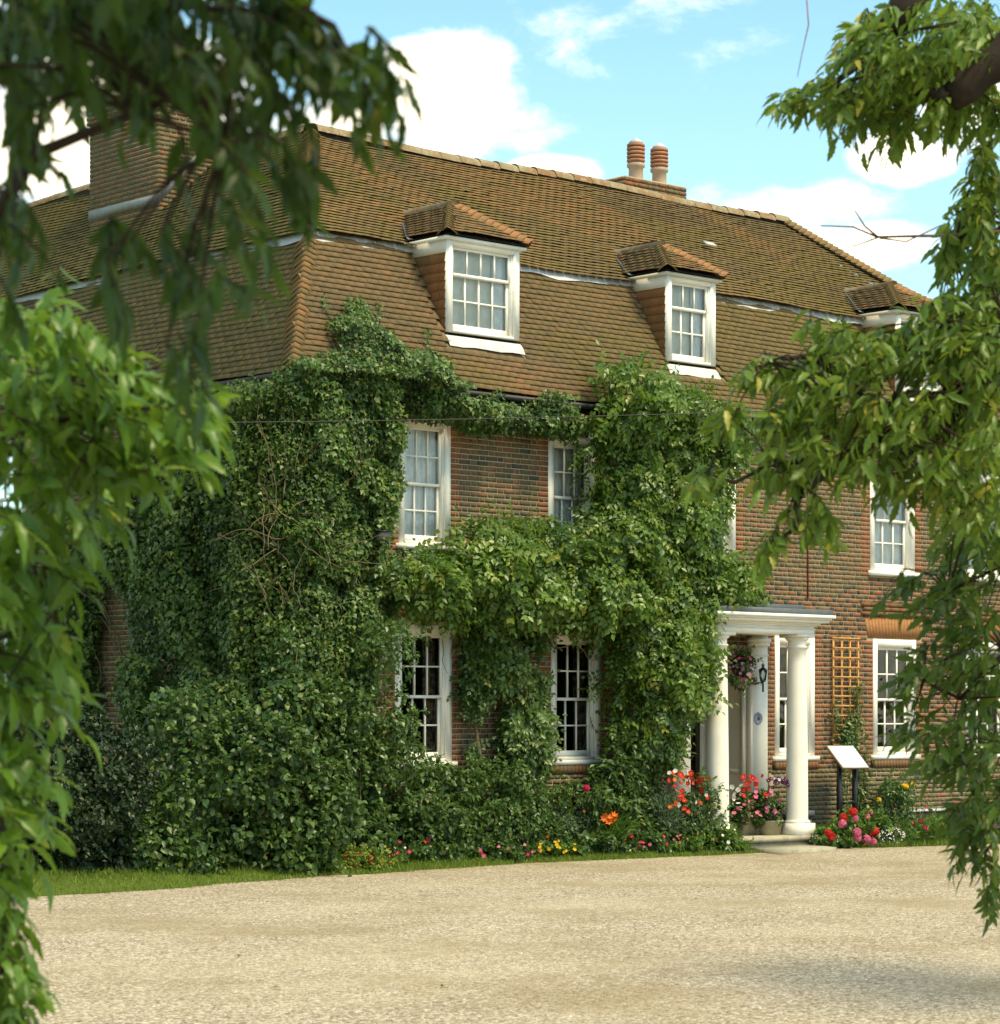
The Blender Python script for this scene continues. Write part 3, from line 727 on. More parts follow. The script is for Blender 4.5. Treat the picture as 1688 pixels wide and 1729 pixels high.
hipline((E1 - .01, -OV + .01, EZ), (B1, INS, BZ - .05), .104, nrm(np.array([1., 1, 0])), nrm(np.array([1., -1, .8])), .19, .045, .15, roof, drop=.165)
def ridge(A, B, parent, n, r=.135):
    A, B = np.array(A, float), np.array(B, float); dv = (B - A) / n; side = nrm(np.cross(dv, (0, 0, 1.)))
    for k in range(n):
        p0 = A + dv * k; p1 = p0 + dv * .985; m_ = MB(); v = []; zz = .032 * math.sin((p0[0] + p0[1]) * 1.1) 
        for p in (p0, p1):
            for i in range(9):
                a = math.pi * (i / 8) ; v.append(p + side * math.cos(a) * r * 1.15 + np.array([0, 0, math.sin(a) * r - .045 + zz + (.008 if p is p0 else 0)]))
        m_.add(np.array(v), np.array([[i, i + 1, 10 + i, 9 + i] for i in range(8)]), (.2 + .1 * random.random(), .45, .5)); m_.build('ridge_tile', RIDGE, parent, True)
m, t, b, o = material('ridge_tile', .9, .2); P = objpos(t)
c = t.mix(t.sstep(t.noise(P, 2.2, 6, .7), .4, .65), (.26, .215, .125), (.22, .12, .055)); c = t.mix(t.math('MULTIPLY', t.sstep(t.noise(P, 9, 5, .7), .5, .65), .6), c, (.36, .32, .22))
setc(t, b, c); bump(t, b, t.noise(P, 40, 5), .5, .01); RIDGE = m
ridge((RX0, RY, RZ + .03), (RX1 + .1, RY, RZ + .03), roof, 26); ridge((RX0, RY, RZ + .03), (RX0, YB, RZ + .03), roof, 22)

# lead aprons between the two slopes, each a dressed sheet
def lead_run(P0, du, out, n, parent):
    P0, du, out = np.array(P0, float), np.array(du, float), np.array(out, float); L = np.linalg.norm(du) / n; d_ = nrm(du)
    vdir = nrm(np.array([out[0] * lo_run, out[1] * lo_run, -lo_h])); nn = nrm(np.array([out[0] * lo_h, out[1] * lo_h, lo_run]))
    for k in range(n):
        m_ = MB(); q = 8; v = []
        for j, (dn, off) in enumerate(((-.10, -.02), (0.02, .050), (.15, .042))):
            for i in range(q):
                s_ = (k + i / (q - 1) * 1.03) * L
                w_ = (.03 * math.sin(s_ * 3.1) + .018 * math.sin(s_ * 7.3)) if j == 2 else 0
                v.append(P0 + d_ * s_ + vdir * (dn + w_) + nn * (off + .004 * (k % 2) + .008 * math.sin(s_ * 9 + k)))
        m_.add(np.array(v), np.array([[j * q + i, j * q + i + 1, (j + 1) * q + i + 1, (j + 1) * q + i] for j in range(2) for i in range(q - 1)])); m_.build('lead_flashing', LEAD, parent)
lead_run((B0 - .03, INS, BZ), (B1 - B0 + .06, 0, 0), (0, -1, 0), 12, roof)
lead_run((INS, INS, BZ), (0, YB - INS, 0), (-1, 0, 0), 9, roof)
# gutters and fascia
gt = MB(); gt.box(-.25, XR + .25, -.275, -.19, EZ - .10, EZ - .03); gt.box(-.28, -.195, -.25, YB, EZ - .105, EZ - .025); gt.build('gutter', plain('black_iron', (.02, .02, .02), .5, .3), house)

# ---- dormers
for di, D in enumerate(DORM):
    x0, x1 = D['x0'], D['x1']; yf = dyf - .02
    Pd = lambda u, dp, z: (u, yf + dp, z)
    dm = sash_window(house, x0, x1, DZ0 + .02, DZ1 - .03, Pd, cols=D['cols'], rows=(1, 2), cloth='blind', sill=False, name='dormer_window', head=.07, room=False)
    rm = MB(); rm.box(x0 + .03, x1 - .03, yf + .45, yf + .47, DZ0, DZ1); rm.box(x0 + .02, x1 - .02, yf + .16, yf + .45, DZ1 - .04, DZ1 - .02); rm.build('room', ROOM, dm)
    # cheeks: tile-hung triangles under a cream board
    for sx, xs_ in ((-1, x0), (1, x1)):
        ck = MB()
        yb = lambda z: -OV + (z - EZ) / lo_h * lo_run
        ck.add([(xs_ - sx * .03, yf + .02, DZ0), (xs_ - sx * .03, yb(DZ1) + .1, DZ1), (xs_ - sx * .03, yf + .02, DZ1)], [[0, 1, 2]])
        z = DZ0 + .02; 
        while z < DZ1 - .27:
            ye = yb(z + .06) + .05; y = yf + .025 + (.09 if int(round(z * 100)) % 2 else 0)
            ys = [yf + .025] + list(np.arange(yf + .14 + .05 * random.random(), ye, .165)) + [ye]
            for a, b2 in zip(ys[:-1], ys[1:]):
                if b2 - a < .02: continue
                tnt = (min(1, max(0, random.gauss(.88, .10))), max(0, random.gauss(.05, .1)), .5)
                X0, X1 = xs_ + sx * .012, xs_ - sx * .02
                ck.add([(xs_ + sx * .022, a, z), (xs_ + sx * .022, b2 - .004, z), (xs_ - sx * .006, b2 - .004, z + .17), (xs_ - sx * .006, a, z + .17), (X1, a, z), (X1, b2 - .004, z)], [[0, 1, 2, 3], [4, 5, 1, 0]], tnt)
            z += .125
        ck.build('cheek', TILE, dm)
        bd = MB(); ya, yb_ = yf + .022, yb(DZ1) + .22
        bd.box(min(xs_ - .02 * sx, xs_ + .028 * sx), max(xs_ - .02 * sx, xs_ + .028 * sx), ya, yb_, DZ1 - .20, DZ1 - .03); bd.build('cheek_board', CREAM, dm)
    # eaves board
    ov = .075; ea = MB(); ea.box(x0 - ov, x1 + ov, yf - ov, yf + 1.4, DZ1 - .028, DZ1 + .012); ea.build('eaves_board', WHITE if di == 0 else CREAM, dm)
    xm = (x0 + x1) / 2; hw = (x1 - x0) / 2 + ov + .01; ye = yf - ov - .03; rise = .56 if di == 0 else .50; ya = ye + .80; ze = DZ1 + .02; zr = ze + rise
    yb2 = UPY + (zr - UPZ) / (RZ - UPZ) * (RY - UPY) + .15
    rf = MB(); a, b2, c, d, r0_, r1_ = (xm - hw, ye, ze), (xm + hw, ye, ze), (xm - hw, yb2, ze), (xm + hw, yb2, ze), (xm, ya, zr), (xm, yb2, zr)
    rf.add([a, b2, c, d, r0_, r1_], [[0, 1, 4], [0, 4, 5, 2], [1, 3, 5, 4]][:1]); rf.add([a, b2, c, d, r0_, r1_], [[0, 4, 5, 2], [1, 3, 5, 4]])
    rf = rf.build('dormer_roof', DARKWOOD, dm)
    tl = MB()
    tnt = lambda u, v, rg: (rg.gauss(.56, .14) if di else rg.gauss(.60, .14), max(0, rg.gauss(.14, .12)))
    Lf = math.hypot(ya - ye, rise)
    q = lay_tiles((xm - hw, ye - .01, ze), (1, 0, 0), nrm(np.array([0, ya - ye, rise])), Lf - .02, lambda v: (v / Lf * hw + .04, 2 * hw - v / Lf * hw - .06), lambda u, v: False, tnt, ga=.088, seed=30 + di); tiles_mesh(*q, tl)
    Ls = math.hypot(hw, rise)
    q = lay_tiles((xm - hw - .01, yb2, ze), (0, -1, 0), nrm(np.array([hw, 0, rise])), Ls - .02, lambda v: (0, yb2 - ye - v / Ls * (ya - ye) - .05), lambda u, v: False, tnt, ga=.088, seed=40 + di); tiles_mesh(*q, tl)
    q = lay_tiles((xm + hw + .01, ye, ze), (0, 1, 0), nrm(np.array([-hw, 0, rise])), Ls - .02, lambda v: (v / Ls * (ya - ye) + .05, yb2 - ye), lambda u, v: False, tnt, ga=.088, seed=50 + di); tiles_mesh(*q, tl)
    tl.build('dormer_tiling', TILE, dm, kind='stuff')
    hipline((xm - hw + .01, ye + .01, ze), r0_, .098, dl, nrm(np.array([-.7, -.7, 1.2])), .14, .035, .3, dm, .40, .17, 'dormer_hip', True, .085)
    hipline((xm + hw - .01, ye + .01, ze), r0_, .098, nrm(np.array([1., 1, 0])), nrm(np.array([.7, -.7, 1.2])), .14, .05, .05, dm, .92, .17, 'dormer_hip', True, .06)
    m_ = MB(); v = []
    for y in (ya - .12, yb2 + .1):
        for i in range(9): an = math.pi * i / 8; v.append((xm + math.cos(an) * .13, y, zr - .03 + .13 * math.sin(an)))
    m_.add(v, [np.array([[i, i + 1, 10 + i, 9 + i] for i in range(8)]), list(range(9))]); m_.build('dormer_ridge', RIDGE, dm)
    ap = MB(); z_, y_ = DZ0 + .01, yf - .03; dn = np.array([0, -lo_run, -lo_h]) / LV; nn = np.array([0, -lo_h, lo_run]) / LV; base = np.array([0, dyf, DZ0])
    v = []
    for (a_, o_) in ((-.02, .03), (.05, .05), (.17, .045)):
        for i in range(7): v.append(np.array([x0 - .03 + (x1 - x0 + .06) * i / 6, 0, 0]) + base + dn * (a_ + (.012 * math.sin(i * 2.1) if a_ > .1 else 0)) + nn * o_)
    ap.add(v, np.array([[j * 7 + i, j * 7 + i + 1, j * 7 + i + 8, j * 7 + i + 7] for j in range(2) for i in range(6)])); ap.build('lead_apron', LEAD, dm)
    sk = MB(); sk.obox((xm - hw - .10, UPY - .02, UPZ + .05), (.10, 0, 0), (0, .03, .02), (hw * .9, (yb2 - UPY) * .9, (zr - UPZ) * .9)); sk.build('soaker', LEAD, dm)
fs = MB(); fs.obox((9.95, 2.20, 9.45), (.22, 0, 0), (0, .09, .06), (0, -.015, .02)); fs.build('slipped_tile', LEAD, roof)

# ---- chimneys
def chimney(x0, x1, y0, y1, z0, z1, corb, seed):
    st = MB(); st.box(x0 + .008, x1 - .008, y0 + .008, y1 - .008, z0, z1 - .001); st = st.build('chimney', MORTAR, house)
    rows = lambda a, b2, zz0, zz1: lay_bricks(a, b2, zz0, zz1, [], seed, lambda u, z, h, e, rg: (rg.gauss(.52, .18), .5))
    allb = MB(); n = 0
    def faces(dx, za, zb):
        for P, a, b2 in ((lambda U, D, Z: np.stack([U, y0 - dx + D, Z], -1), x0 - dx, x1 + dx), (lambda U, D, Z: np.stack([x0 - dx + D, U, Z], -1), y0 - dx, y1 + dx), (lambda U, D, Z: np.stack([x1 + dx - D, U, Z], -1), y0 - dx, y1 + dx)):
            bricks_stuff(rows(a, b2, za, zb), P, 'brickwork', st)
    faces(0, z0, z1 - corb * CO)
    faces(.035, z1 - corb * CO - .001, z1)
    cp = MB(); cp.box(x0 - .02, x1 + .02, y0 - .02, y1 + .02, z1 - .14, z1 + .012); cp.build('flaunching', MORTAR, st)
    return st
c1 = chimney(10.05, 11.45, 4.15, 5.9, 9.9, 10.86, 4, 70)
def pot(x, y, z, parent, s=1.0, dark=0):
    p = MB(); p.lathe([(.135, z), (.125, z + .06), (.12, z + .26), (.15, z + .28), (.155, z + .33), (.13, z + .345), (.125, z + .36)], x, y, 20)
    p = p.build('chimney_pot', PALEPOT, parent, True)
    h = MB()
    for k in range(4): zz = z + .36 + k * .065; h.lathe([(.135, zz), (.155, zz + .012), (.155, zz + .045), (.128, zz + .055)], x, y, 20)
    h.lathe([(.15, z + .62), (.152, z + .66), (.10, z + .69)], x, y, 20); h.build('louvre', TERRACOTTA, parent, True)
    k = MB(); k.lathe([(.13, z + .675), (.10, z + .72), (.045, z + .76), (.01, z + .775)], x, y, 16); k.build('pot_cap', LEAD, parent, True)
pot(10.66, 4.5, 10.87, c1); pot(11.22, 4.5, 10.87, c1)
c2 = chimney(2.2, 3.2, 6.2, 8.1, 9.2, 11.5, 5, 71)
lf = MB(); lf.obox((2.196, 6.19, 9.68), (0, 1.93, 0), (.0, .0, .15), (-.004, 0, -.01)); lf.obox((2.19, 6.197, 9.68), (.75, 0, .75), (0, -.004, 0), (0, 0, .15)); lf.build('lead_flashing', plain('dull_lead', (.34, .34, .34), .75, .2, .3, 7), c2)

# ---- porch
PZ = .20
porch = MB(); porch.box(6.74, 8.90, -1.06, .05, PZ - .075, PZ); porch = porch.build('porch_step', STONE, house)
for i in range(3): 
    r_ = MB(); r_.box(6.78 + i * .70, 6.78 + i * .70 + .69, -1.02, -.4, 0, PZ - .077); r_.build('riser_stone', STONE, porch)
def column(x, y):
    c = MB(); R = .163
    prof = [(R + .025, PZ + .17), (R + .03, PZ + .19), (R + .03, PZ + .205), (R, PZ + .225)]
    for k in range(13): f = k / 12; prof.append((R - .028 * f ** 1.8, PZ + .23 + 2.51 * f))
    zt = PZ + 2.75; prof += [(R - .01, zt), (R - .008, zt + .025), (R - .028, zt + .03), (R - .028, zt + .10), (R - .005, zt + .115), (R + .02, zt + .15)]
    c.lathe(prof, x, y, 40); c = c.build('column', COLUMN, house, True)
    p = MB(); p.box(x - .19, x + .19, y - .19, y + .19, PZ - .03, PZ + .172); p.build('plinth_block', COLUMN, c)
    a = MB(); a.box(x - .185, x + .185, y - .185, y + .185, zt + .151, zt + .20); a.build('abacus', COLUMN, c)
column(6.95, -.83); column(8.66, -.83)
en = MB(); ez = PZ + 2.951
en.box(6.77, 8.84, -1.01, -.004, ez, ez + .07); en.box(6.755, 8.855, -1.025, -.004, ez + .071, ez + .085); en.box(6.775, 8.835, -1.005, -.004, ez + .086, ez + .115)
for k, (p_, h) in enumerate(((.03, .022), (.07, .026), (.16, .040), (.19, .024), (.23, .050))):
    z_ = ez + .116 + sum(q[1] for q in ((.03, .022), (.07, .026), (.16, .040), (.19, .024), (.23, .050))[:k]); en.box(6.775 - p_, 8.835 + p_, -1.005 - p_, -.004, z_, z_ + h - .001)
en.build('entablature', WHITE, house)
ld = MB(); ld.box(6.72, 9.06, -1.18, -.004, ez + .280, ez + .36); ld.obox((6.70, -.62, ez + .361), (2.34, 0, 0), (0, .6, .0), (0, 0, .09)); ld.build('porch_roof', DKLEAD, house)
def pilaster(x0, x1):
    p = MB(); p.box(x0, x1, -.10, .007, PZ, ez - .002); p = p.build('pilaster', COLUMN, house)
    MB().box(x0 - .02, x1 + .02, -.125, .007, ez - .16, ez - .10).box(x0 - .035, x1 + .035, -.14, .007, ez - .101, ez - .04).build('pilaster_cap', COLUMN, p); MB().box(x0 - .01, x1 + .01, -.112, .007, ez - .30, ez - .28).build('necking', COLUMN, p); MB().box(x0 - .025, x1 + .025, -.125, .007, PZ, PZ + .18).build('pilaster_base', COLUMN, p)
    return p
pil_l = pilaster(6.80, 7.16); pil_r = pilaster(8.49, 8.83)
dr = MB(); x0, x1, z1 = 7.15, 8.50, 3.0
dr.quad((x1, -.02, PZ), (x1, .95, PZ), (x1, .95, z1), (x1, -.02, z1)); dr.quad((x0, .95, PZ), (x0, -.02, PZ), (x0, -.02, z1), (x0, .95, z1)); dr.quad((x0, -.02, z1), (x1, -.02, z1), (x1, .95, z1), (x0, .95, z1))
dr.box(x1 - .06, x1 - .01, .02, .10, PZ, z1); dr.box(x1 - .04, x1 - .005, .55, .62, PZ, z1); dr.box(x1 - .03, x1 - .005, .12, .55, 1.1, 1.16); dr.box(x0 + .01, x1 - .01, .84, .94, 2.35, z1 - .01); dr.box(x0 + .01, x0 + .12, .84, .94, PZ, 2.35); dr.box(x1 - .12, x1 - .01, .84, .94, PZ, 2.35)
dr.build('door_recess', CREAM, house)
fl_ = MB(); fl_.quad((x0, -.02, PZ + .002), (x1, -.02, PZ + .002), (x1, 1.0, PZ + .002), (x0, 1.0, PZ + .002)); fl_.build('threshold', STONE, house)
do = MB(); do.box(x0 + .12, x1 - .12, .87, .91, PZ, 1.0); do.box(x0 + .12, x0 + .20, .87, .91, 1.0, 2.35); do.box(x1 - .20, x1 - .12, .87, .91, 1.0, 2.35); do.box(x0 + .63, x0 + .71, .868, .912, 1.0, 2.35); do.box(x0 + .20, x1 - .20, .869, .911, 2.27, 2.35)
do = do.build('door', DARKWOOD, house)
p = MB(); p.quad((x0 + .2, .89, 1.0), (x1 - .2, .89, 1.0), (x1 - .2, .89, 2.27), (x0 + .2, .89, 2.27)); p.build('pane', GLASS, do)
n = 40; us = np.linspace(x0 + .2, x1 - .2, n); yy = .99 + .02 * np.sin(np.linspace(0, 60, n)); c_ = MB(); c_.add([(u, y, z) for z in (1.0, 2.27) for u, y in zip(us, yy)], np.array([[i, i + 1, n + i + 1, n + i] for i in range(n - 1)])); c_.build('curtain', FLORAL, do, True)
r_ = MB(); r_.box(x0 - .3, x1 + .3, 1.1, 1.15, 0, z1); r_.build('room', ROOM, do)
# round plate, lantern, notice on the porch
pc = planeY(1280, 1213, -.11)
pt = thing('plate', 'round white ceramic plate with blue rim and crest hung on right pilaster', 'plate', tuple(pc))
ring = lambda r0, r1, y, zc=pc: [(zc[0] + r * math.cos(a), y, zc[2] + r * math.sin(a)) for r in (r0, r1) for a in np.arange(32) * 2 * math.pi / 32]
def disc(r0, r1, y0, y1, mat, name, par):
    m_ = MB(); v = [(pc[0] + r * math.cos(a), y, pc[2] + r * math.sin(a)) for r, y in ((r0, y0), (r1, y1)) for a in np.arange(32) * 2 * math.pi / 32]
    f = [[i, (i + 1) % 32, 32 + (i + 1) % 32, 32 + i] for i in range(32)]; m_.add(v, [np.array(f), list(range(32))] if r0 < r1 - .01 else np.array(f)); m_.build(name, mat, par)
disc(.078, .10, -.118, -.101, PORC, 'dish', pt); disc(.090, .094, -.120, -.112, BLUE, 'rim_line', pt); disc(.066, .070, -.1195, -.118, BLUE, 'inner_line', pt)
m_ = MB()
for a in np.arange(0, 2 * math.pi, .7): m_.obox((pc[0] + .015 * math.cos(a) - .008, -.124, pc[2] + .015 * math.sin(a) - .006), (.016, 0, 0), (0, .004, 0), (0, 0, .012))
m_.box(pc[0] - .030, pc[0] + .030, -.123, -.119, pc[2] - .010, pc[2] - .002); m_.box(pc[0] - .018, pc[0] + .018, -.123, -.119, pc[2] - .030, pc[2] - .022); m_.build('crest', BLUE, pt)
lc = planeY(1288, 1140, -.28); ln = thing('wall_lantern', 'black iron carriage lantern on bracket at right pilaster of porch', 'lantern', (lc[0], -.1, lc[2]))
x, z = lc[0], lc[2]; m_ = MB(); m_.tube([(x, -.1, z - .10), (x, -.16, z - .12), (x, -.28, z - .10)], .012, 6); m_.tube([(x, -.28, z - .25), (x, -.28, z - .08)], .014, 6); m_.lathe([(.03, z - .10), (.045, z - .08), (.04, z - .075)], x, -.28, 8); m_.box(x - .04, x + .04, -.125, -.10, z - .14, z - .06); m_.build('bracket', BLACK, ln)
m_ = MB(); 
for a in range(6): an = a * math.pi / 3; m_.tube([(x + .042 * math.cos(an), -.28 + .042 * math.sin(an), z - .075), (x + .06 * math.cos(an), -.28 + .06 * math.sin(an), z + .07)], .006, 4)
m_.lathe([(.07, z + .07), (.055, z + .09), (.02, z + .115), (.012, z + .15), (.018, z + .16), (.004, z + .18)], x, -.28, 6); m_.tube([(x - .04, -.28, z + .15), (x, -.28, z + .12), (x + .04, -.28, z + .15)], .007, 4); m_.build('cage', BLACK, ln)
m_ = MB(); m_.lathe([(.038, z - .072), (.055, z + .068)], x, -.28, 6); m_.build('glass', GLASS, ln)
nc = planeY(1151, 1240, -.12); nb = thing('notice', 'small black notice with rows of white lettering on left pilaster by door', 'sign', tuple(nc))
m_ = MB(); m_.box(nc[0] - .10, nc[0] + .05, -.115, -.102, nc[2] - .10, nc[2] + .10); m_.build('notice_board', BLACK, nb)
m_ = MB(); m_.box(nc[0] - .104, nc[0] + .054, -.112, -.103, nc[2] - .104, nc[2] - .100); m_.box(nc[0] + .0505, nc[0] + .054, -.113, -.103, nc[2] - .1, nc[2] + .1)
for k, (a, b2) in enumerate(((-.085, .03), (-.06, .02), (-.085, .035), (-.05, .0))):
    u = nc[0] + a
    while u < nc[0] + b2: w_ = random.uniform(.008, .02); m_.box(u, u + w_, -.1165, -.1152, nc[2] + .055 - k * .042, nc[2] + .078 - k * .042); u += w_ + .007
m_.build('lettering', SIGNWHITE, nb)
# small marks of the front wall: joint line, grey stone, vent
cc = MB(); cx_ = planeY(1363, 880, 0)[0]; cc.box(cx_ - .012, cx_ + .012, -.016, .004, 3.75, 6.2); cc.build('joint_line', plain('red_oxide', (.16, .04, .025), .6), house)
gs = MB(); gs.box(9.0, 9.62, -.28, -.062, 0, .42); gs.build('stone_block', GREYSTONE, house); gs = MB(); gs.box(8.98, 9.66, -.31, -.062, .421, .52); gs.build('stone_cap', DKLEAD, house)
fc = planeY(648, 906, -.75); fd = thing('floodlight', 'small grey floodlight box mounted among the ivy beside the upper window', 'floodlight', tuple(fc))
m_ = MB(); o_ = fc; m_.obox((o_[0] - .09, o_[1], o_[2] - .05), (.15, -.02, 0), (0, .09, 0), (0.02, -.05, .11)); m_.build('lamp_housing', plain('grey_plastic', (.10, .10, .085), .5), fd)
m_ = MB(); m_.obox((o_[0] - .10, o_[1] - .06, o_[2] + .062), (.18, -.02, 0), (0, .12, .0), (0, 0, .012)); m_.tube([(o_[0], o_[1] + .02, o_[2] - .04), (o_[0], o_[1] + .05, o_[2] - .12), (o_[0], o_[1] + .6, o_[2] - .14)], .016, 6); m_.box(o_[0] - .03, o_[0] + .02, o_[1] - .03, o_[1] + .01, o_[2] - .11, o_[2] - .075); m_.build('lamp_bracket', BLACK, fd)

# ------------------------------------------------------------------ climbers
def base_front(z):                                   # the surface a climber lies on: wall, then the roof slope
    return np.where(z > EZ - .05, -OV - .06 + np.maximum(0, z - EZ) / lo_h * lo_run, 0.0)
def climber(parent, name, polys, plane, n, T, size, mat, thick, cell=.38, off=0, pinnate=0, ylw=.03, sd=.2, droop=.9, mean=.5, gap=0.0, lift=0.0):
    mb = MB()
    areas = []
    for poly, th, dens in polys:
        P = [(planeY(px, py, -th * .7) if plane == 'F' else planeX(px, py, -th * .7)) for px, py in poly]
        uv = np.array([(p_[0], p_[2]) if plane == 'F' else (p_[1], p_[2]) for p_ in P]); areas.append((uv, th, dens, abs(np.sum(uv[:, 0] * np.roll(uv[:, 1], -1) - np.roll(uv[:, 0], -1) * uv[:, 1])) / 2))
    tot = sum(a[3] * a[2] for a in areas)
    for uv, th, dens, ar in areas:
        m_ = int(n * ar * dens / tot); lo_, hi_ = uv.min(0), uv.max(0); U = []; Vv = []; Dd = []
        got = 0
        while got < m_:
            u = RNG.uniform(lo_[0] - .15, hi_[0] + .15, m_ * 2); v = RNG.uniform(lo_[1] - .15, hi_[1] + .15, m_ * 2)
            ju = u + .26 * (vnoise(np.c_[u * 3, v * 3, u * 0], 1, 5) - .5) + RNG.normal(0, .035, len(u)); jv = v + .30 * (vnoise(np.c_[u * 3, v * 3, u * 0], 1, 15) - .5) + RNG.normal(0, .035, len(u))
            i_, d_ = inpoly(ju, jv, uv)
            la, lv = lumps(u, v * .8, cell, off); i_ &= RNG.random(len(u)) < .12 + 1.7 * la
            if gap: i_ &= vnoise(np.c_[u * 2.2, v * 2.2, u * 0], 1, 40) > gap
            U.append(u[i_]); Vv.append(v[i_]); Dd.append(d_[i_]); got += i_.sum()
        u = np.concatenate(U)[:m_]; v = np.concatenate(Vv)[:m_]; ed = np.concatenate(Dd)[:m_]
        nonlocal_ra = [None]
        def hgt(uu, vv, ee):
            a, ra = lumps(uu, vv * .8, cell, off); b_, rb = lumps(uu + .3, vv * .85, cell * .42, off + 3); w_ = vnoise(np.c_[uu, vv, uu * 0], .9, off)
            nonlocal_ra[0] = ra
            return th * (.30 + .70 * np.clip(ee / .35, 0, 1) ** .6) * (.08 + .58 * a + .24 * b_ + .42 * ra + .40 * w_)
        e_ = .02; h0 = hgt(u, v, ed); clump = nonlocal_ra[0]; gu = (hgt(u + e_, v, ed) - h0) / e_; gv = (hgt(u, v + e_, ed) - h0) / e_
        dep = h0 * (1 - np.minimum(.95, RNG.exponential(.20, len(u)))) + RNG.normal(0, .02, len(u)) + .02
        out = nrm(np.c_[-gu, np.ones(len(u)), -gv])
        if plane == 'F':
            pos = np.c_[u, base_front(v) - dep, v]; nn = np.c_[out[:, 0], -out[:, 1], out[:, 2]]
        else:
            pos = np.c_[np.where(v > EZ - .05, -OV - .06, 0) - dep, u, v]; nn = np.c_[-out[:, 1], out[:, 0], out[:, 2]]
        nn = nrm(nn + np.array([0, 0, .40]) + RNG.normal(0, .34, pos.shape))
        ax = nrm(RNG.normal(0, .65, pos.shape) + np.array([0, 0, -droop]) + nn * .3)
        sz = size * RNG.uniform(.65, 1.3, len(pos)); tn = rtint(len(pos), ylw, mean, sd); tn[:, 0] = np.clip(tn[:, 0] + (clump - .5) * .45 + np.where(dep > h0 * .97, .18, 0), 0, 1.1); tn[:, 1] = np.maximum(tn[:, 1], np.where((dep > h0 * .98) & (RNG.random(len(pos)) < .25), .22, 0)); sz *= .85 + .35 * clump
        if not pinnate: scatter(mb, T, pos, ax, nn, sz, tn)
        else:                                        # feathered leaves: leaflets in pairs along a drooping stalk
            side = np.cross(ax, nn); L = sz * (.42 * pinnate)
            for k in range(pinnate):
                f = (k // 2 + .6) / (pinnate / 2 + .3); sg = 1 if k % 2 else -1
                if k == pinnate - 1: p_ = pos + ax * L[:, None]; a_ = ax; 
                else: p_ = pos + ax * (L * f)[:, None] + np.array([0, 0, -1.]) * (L * .22 * f * f)[:, None]; a_ = nrm(side * sg + ax * .55 + np.array([0, 0, -.25]))
                scatter(mb, T, p_, a_, nn + RNG.normal(0, .12, pos.shape), sz * (1 - .25 * abs(f - .5)), tn)
    mb.build(name, mat, parent, kind='stuff'); return areas
ivy = thing('ivy', 'dark glossy ivy covering the house corner and climbing onto the roof tiles', 'ivy', (.3, -.3, 0))
POLY_IVY = [(462, 665), (488, 622), (530, 596), (585, 575), (603, 545), (632, 522), (662, 545), (690, 580), (735, 592), (748, 632), (800, 652), (870, 672), (940, 682), (990, 700), (990, 738), (930, 738), (850, 725), (768, 715), (730, 700), (692, 704), (684, 720), (683, 800), (688, 860), (668, 905), (655, 935), (700, 950), (700, 1018), (652, 1040), (640, 1110), (610, 1300), (470, 1440)]
climber(ivy, 'foliage', [(POLY_IVY, .58, 1), ([(600, 555), (632, 515), (650, 512), (655, 530), (640, 560)], .22, 1.2)], 'F', 62000, T_ivy(), .056, IVY, .5, .42, 1, sd=.3)
POLY_SIDE = [(195, 790), (215, 720), (330, 680), (372, 655), (425, 648), (478, 640), (492, 1440), (205, 1440), (228, 1260), (236, 1100), (232, 1040), (205, 960), (182, 900), (190, 840)]
climber(ivy, 'side_foliage', [(POLY_SIDE, .85, 1), ([(80, 860), (160, 850), (170, 960), (158, 1080), (150, 1260), (-20, 1260), (-20, 1170), (78, 1150)], .30, .8)], 'S', 74000, T_ivy(), .060, IVYSIDE, .45, .72, 2, sd=.3)
st = MB()
for k in range(46):                                  # bare woody stems showing at the corner
    px, py = RNG.uniform(430, 570), RNG.uniform(820, 1050); p0 = planeY(px, py, -.42 - .15 * RNG.random()); st.tube(wander(p0, (RNG.normal(0, .3), -.05, 1 if k % 3 else -.3), 14, .085, .22), np.linspace(.007, .0025, 15), 4)
for k in range(70):
    px, py = RNG.uniform(250, 680), RNG.uniform(640, 1200); p0 = planeY(px, py, -.5) if px > 490 else planeX(px, py, -.45); st.tube(wander(p0, (RNG.normal(0, .8), -.35, RNG.normal(0, .6)), 9, .06, .35, -.03), np.linspace(.006, .002, 10), 4)
for k in range(30):
    px, py = RNG.uniform(165, 260), RNG.uniform(830, 1200); p0 = planeX(px, py, -.12); st.tube(wander(p0, (0, RNG.normal(0, .6), 1), 14, .09, .25), np.linspace(.010, .004, 15), 4)
st.build('stem', STEM, ivy, kind='stuff')
sp = MB()                                            # young shoots running up the tiles
for px, py, n_, dx in ((632, 525, 5, -.1), (572, 520, 4, .1), (604, 545, 6, -.25), (588, 545, 4, .2), (650, 515, 3, .3), (720, 575, 4, .3), (800, 640, 4, .4)):
    p0 = planeY(px, py, -.05); z_ = p0[2]; path = wander((p0[0], 0, z_ - .25), (dx, 0, 1), n_ + 6, .05, .3)
    path[:, 1] = base_front(path[:, 2]) - .07; sp.tube(path, .004, 4)
    m_ = len(path); rep = 4; pos = np.repeat(path, rep, 0) + RNG.normal(0, .025, (m_ * rep, 3)); nn = nrm(np.array([0, -1, .5]) + RNG.normal(0, .4, pos.shape)); ax = nrm(RNG.normal(0, 1, pos.shape) + np.array([0, 0, -.4])); scatter(sp, T_ivy(), pos, ax, nn, RNG.uniform(.03, .055, len(pos)), rtint(len(pos), .15, .7))
sp.build('shoot', IVY, ivy, kind='stuff')

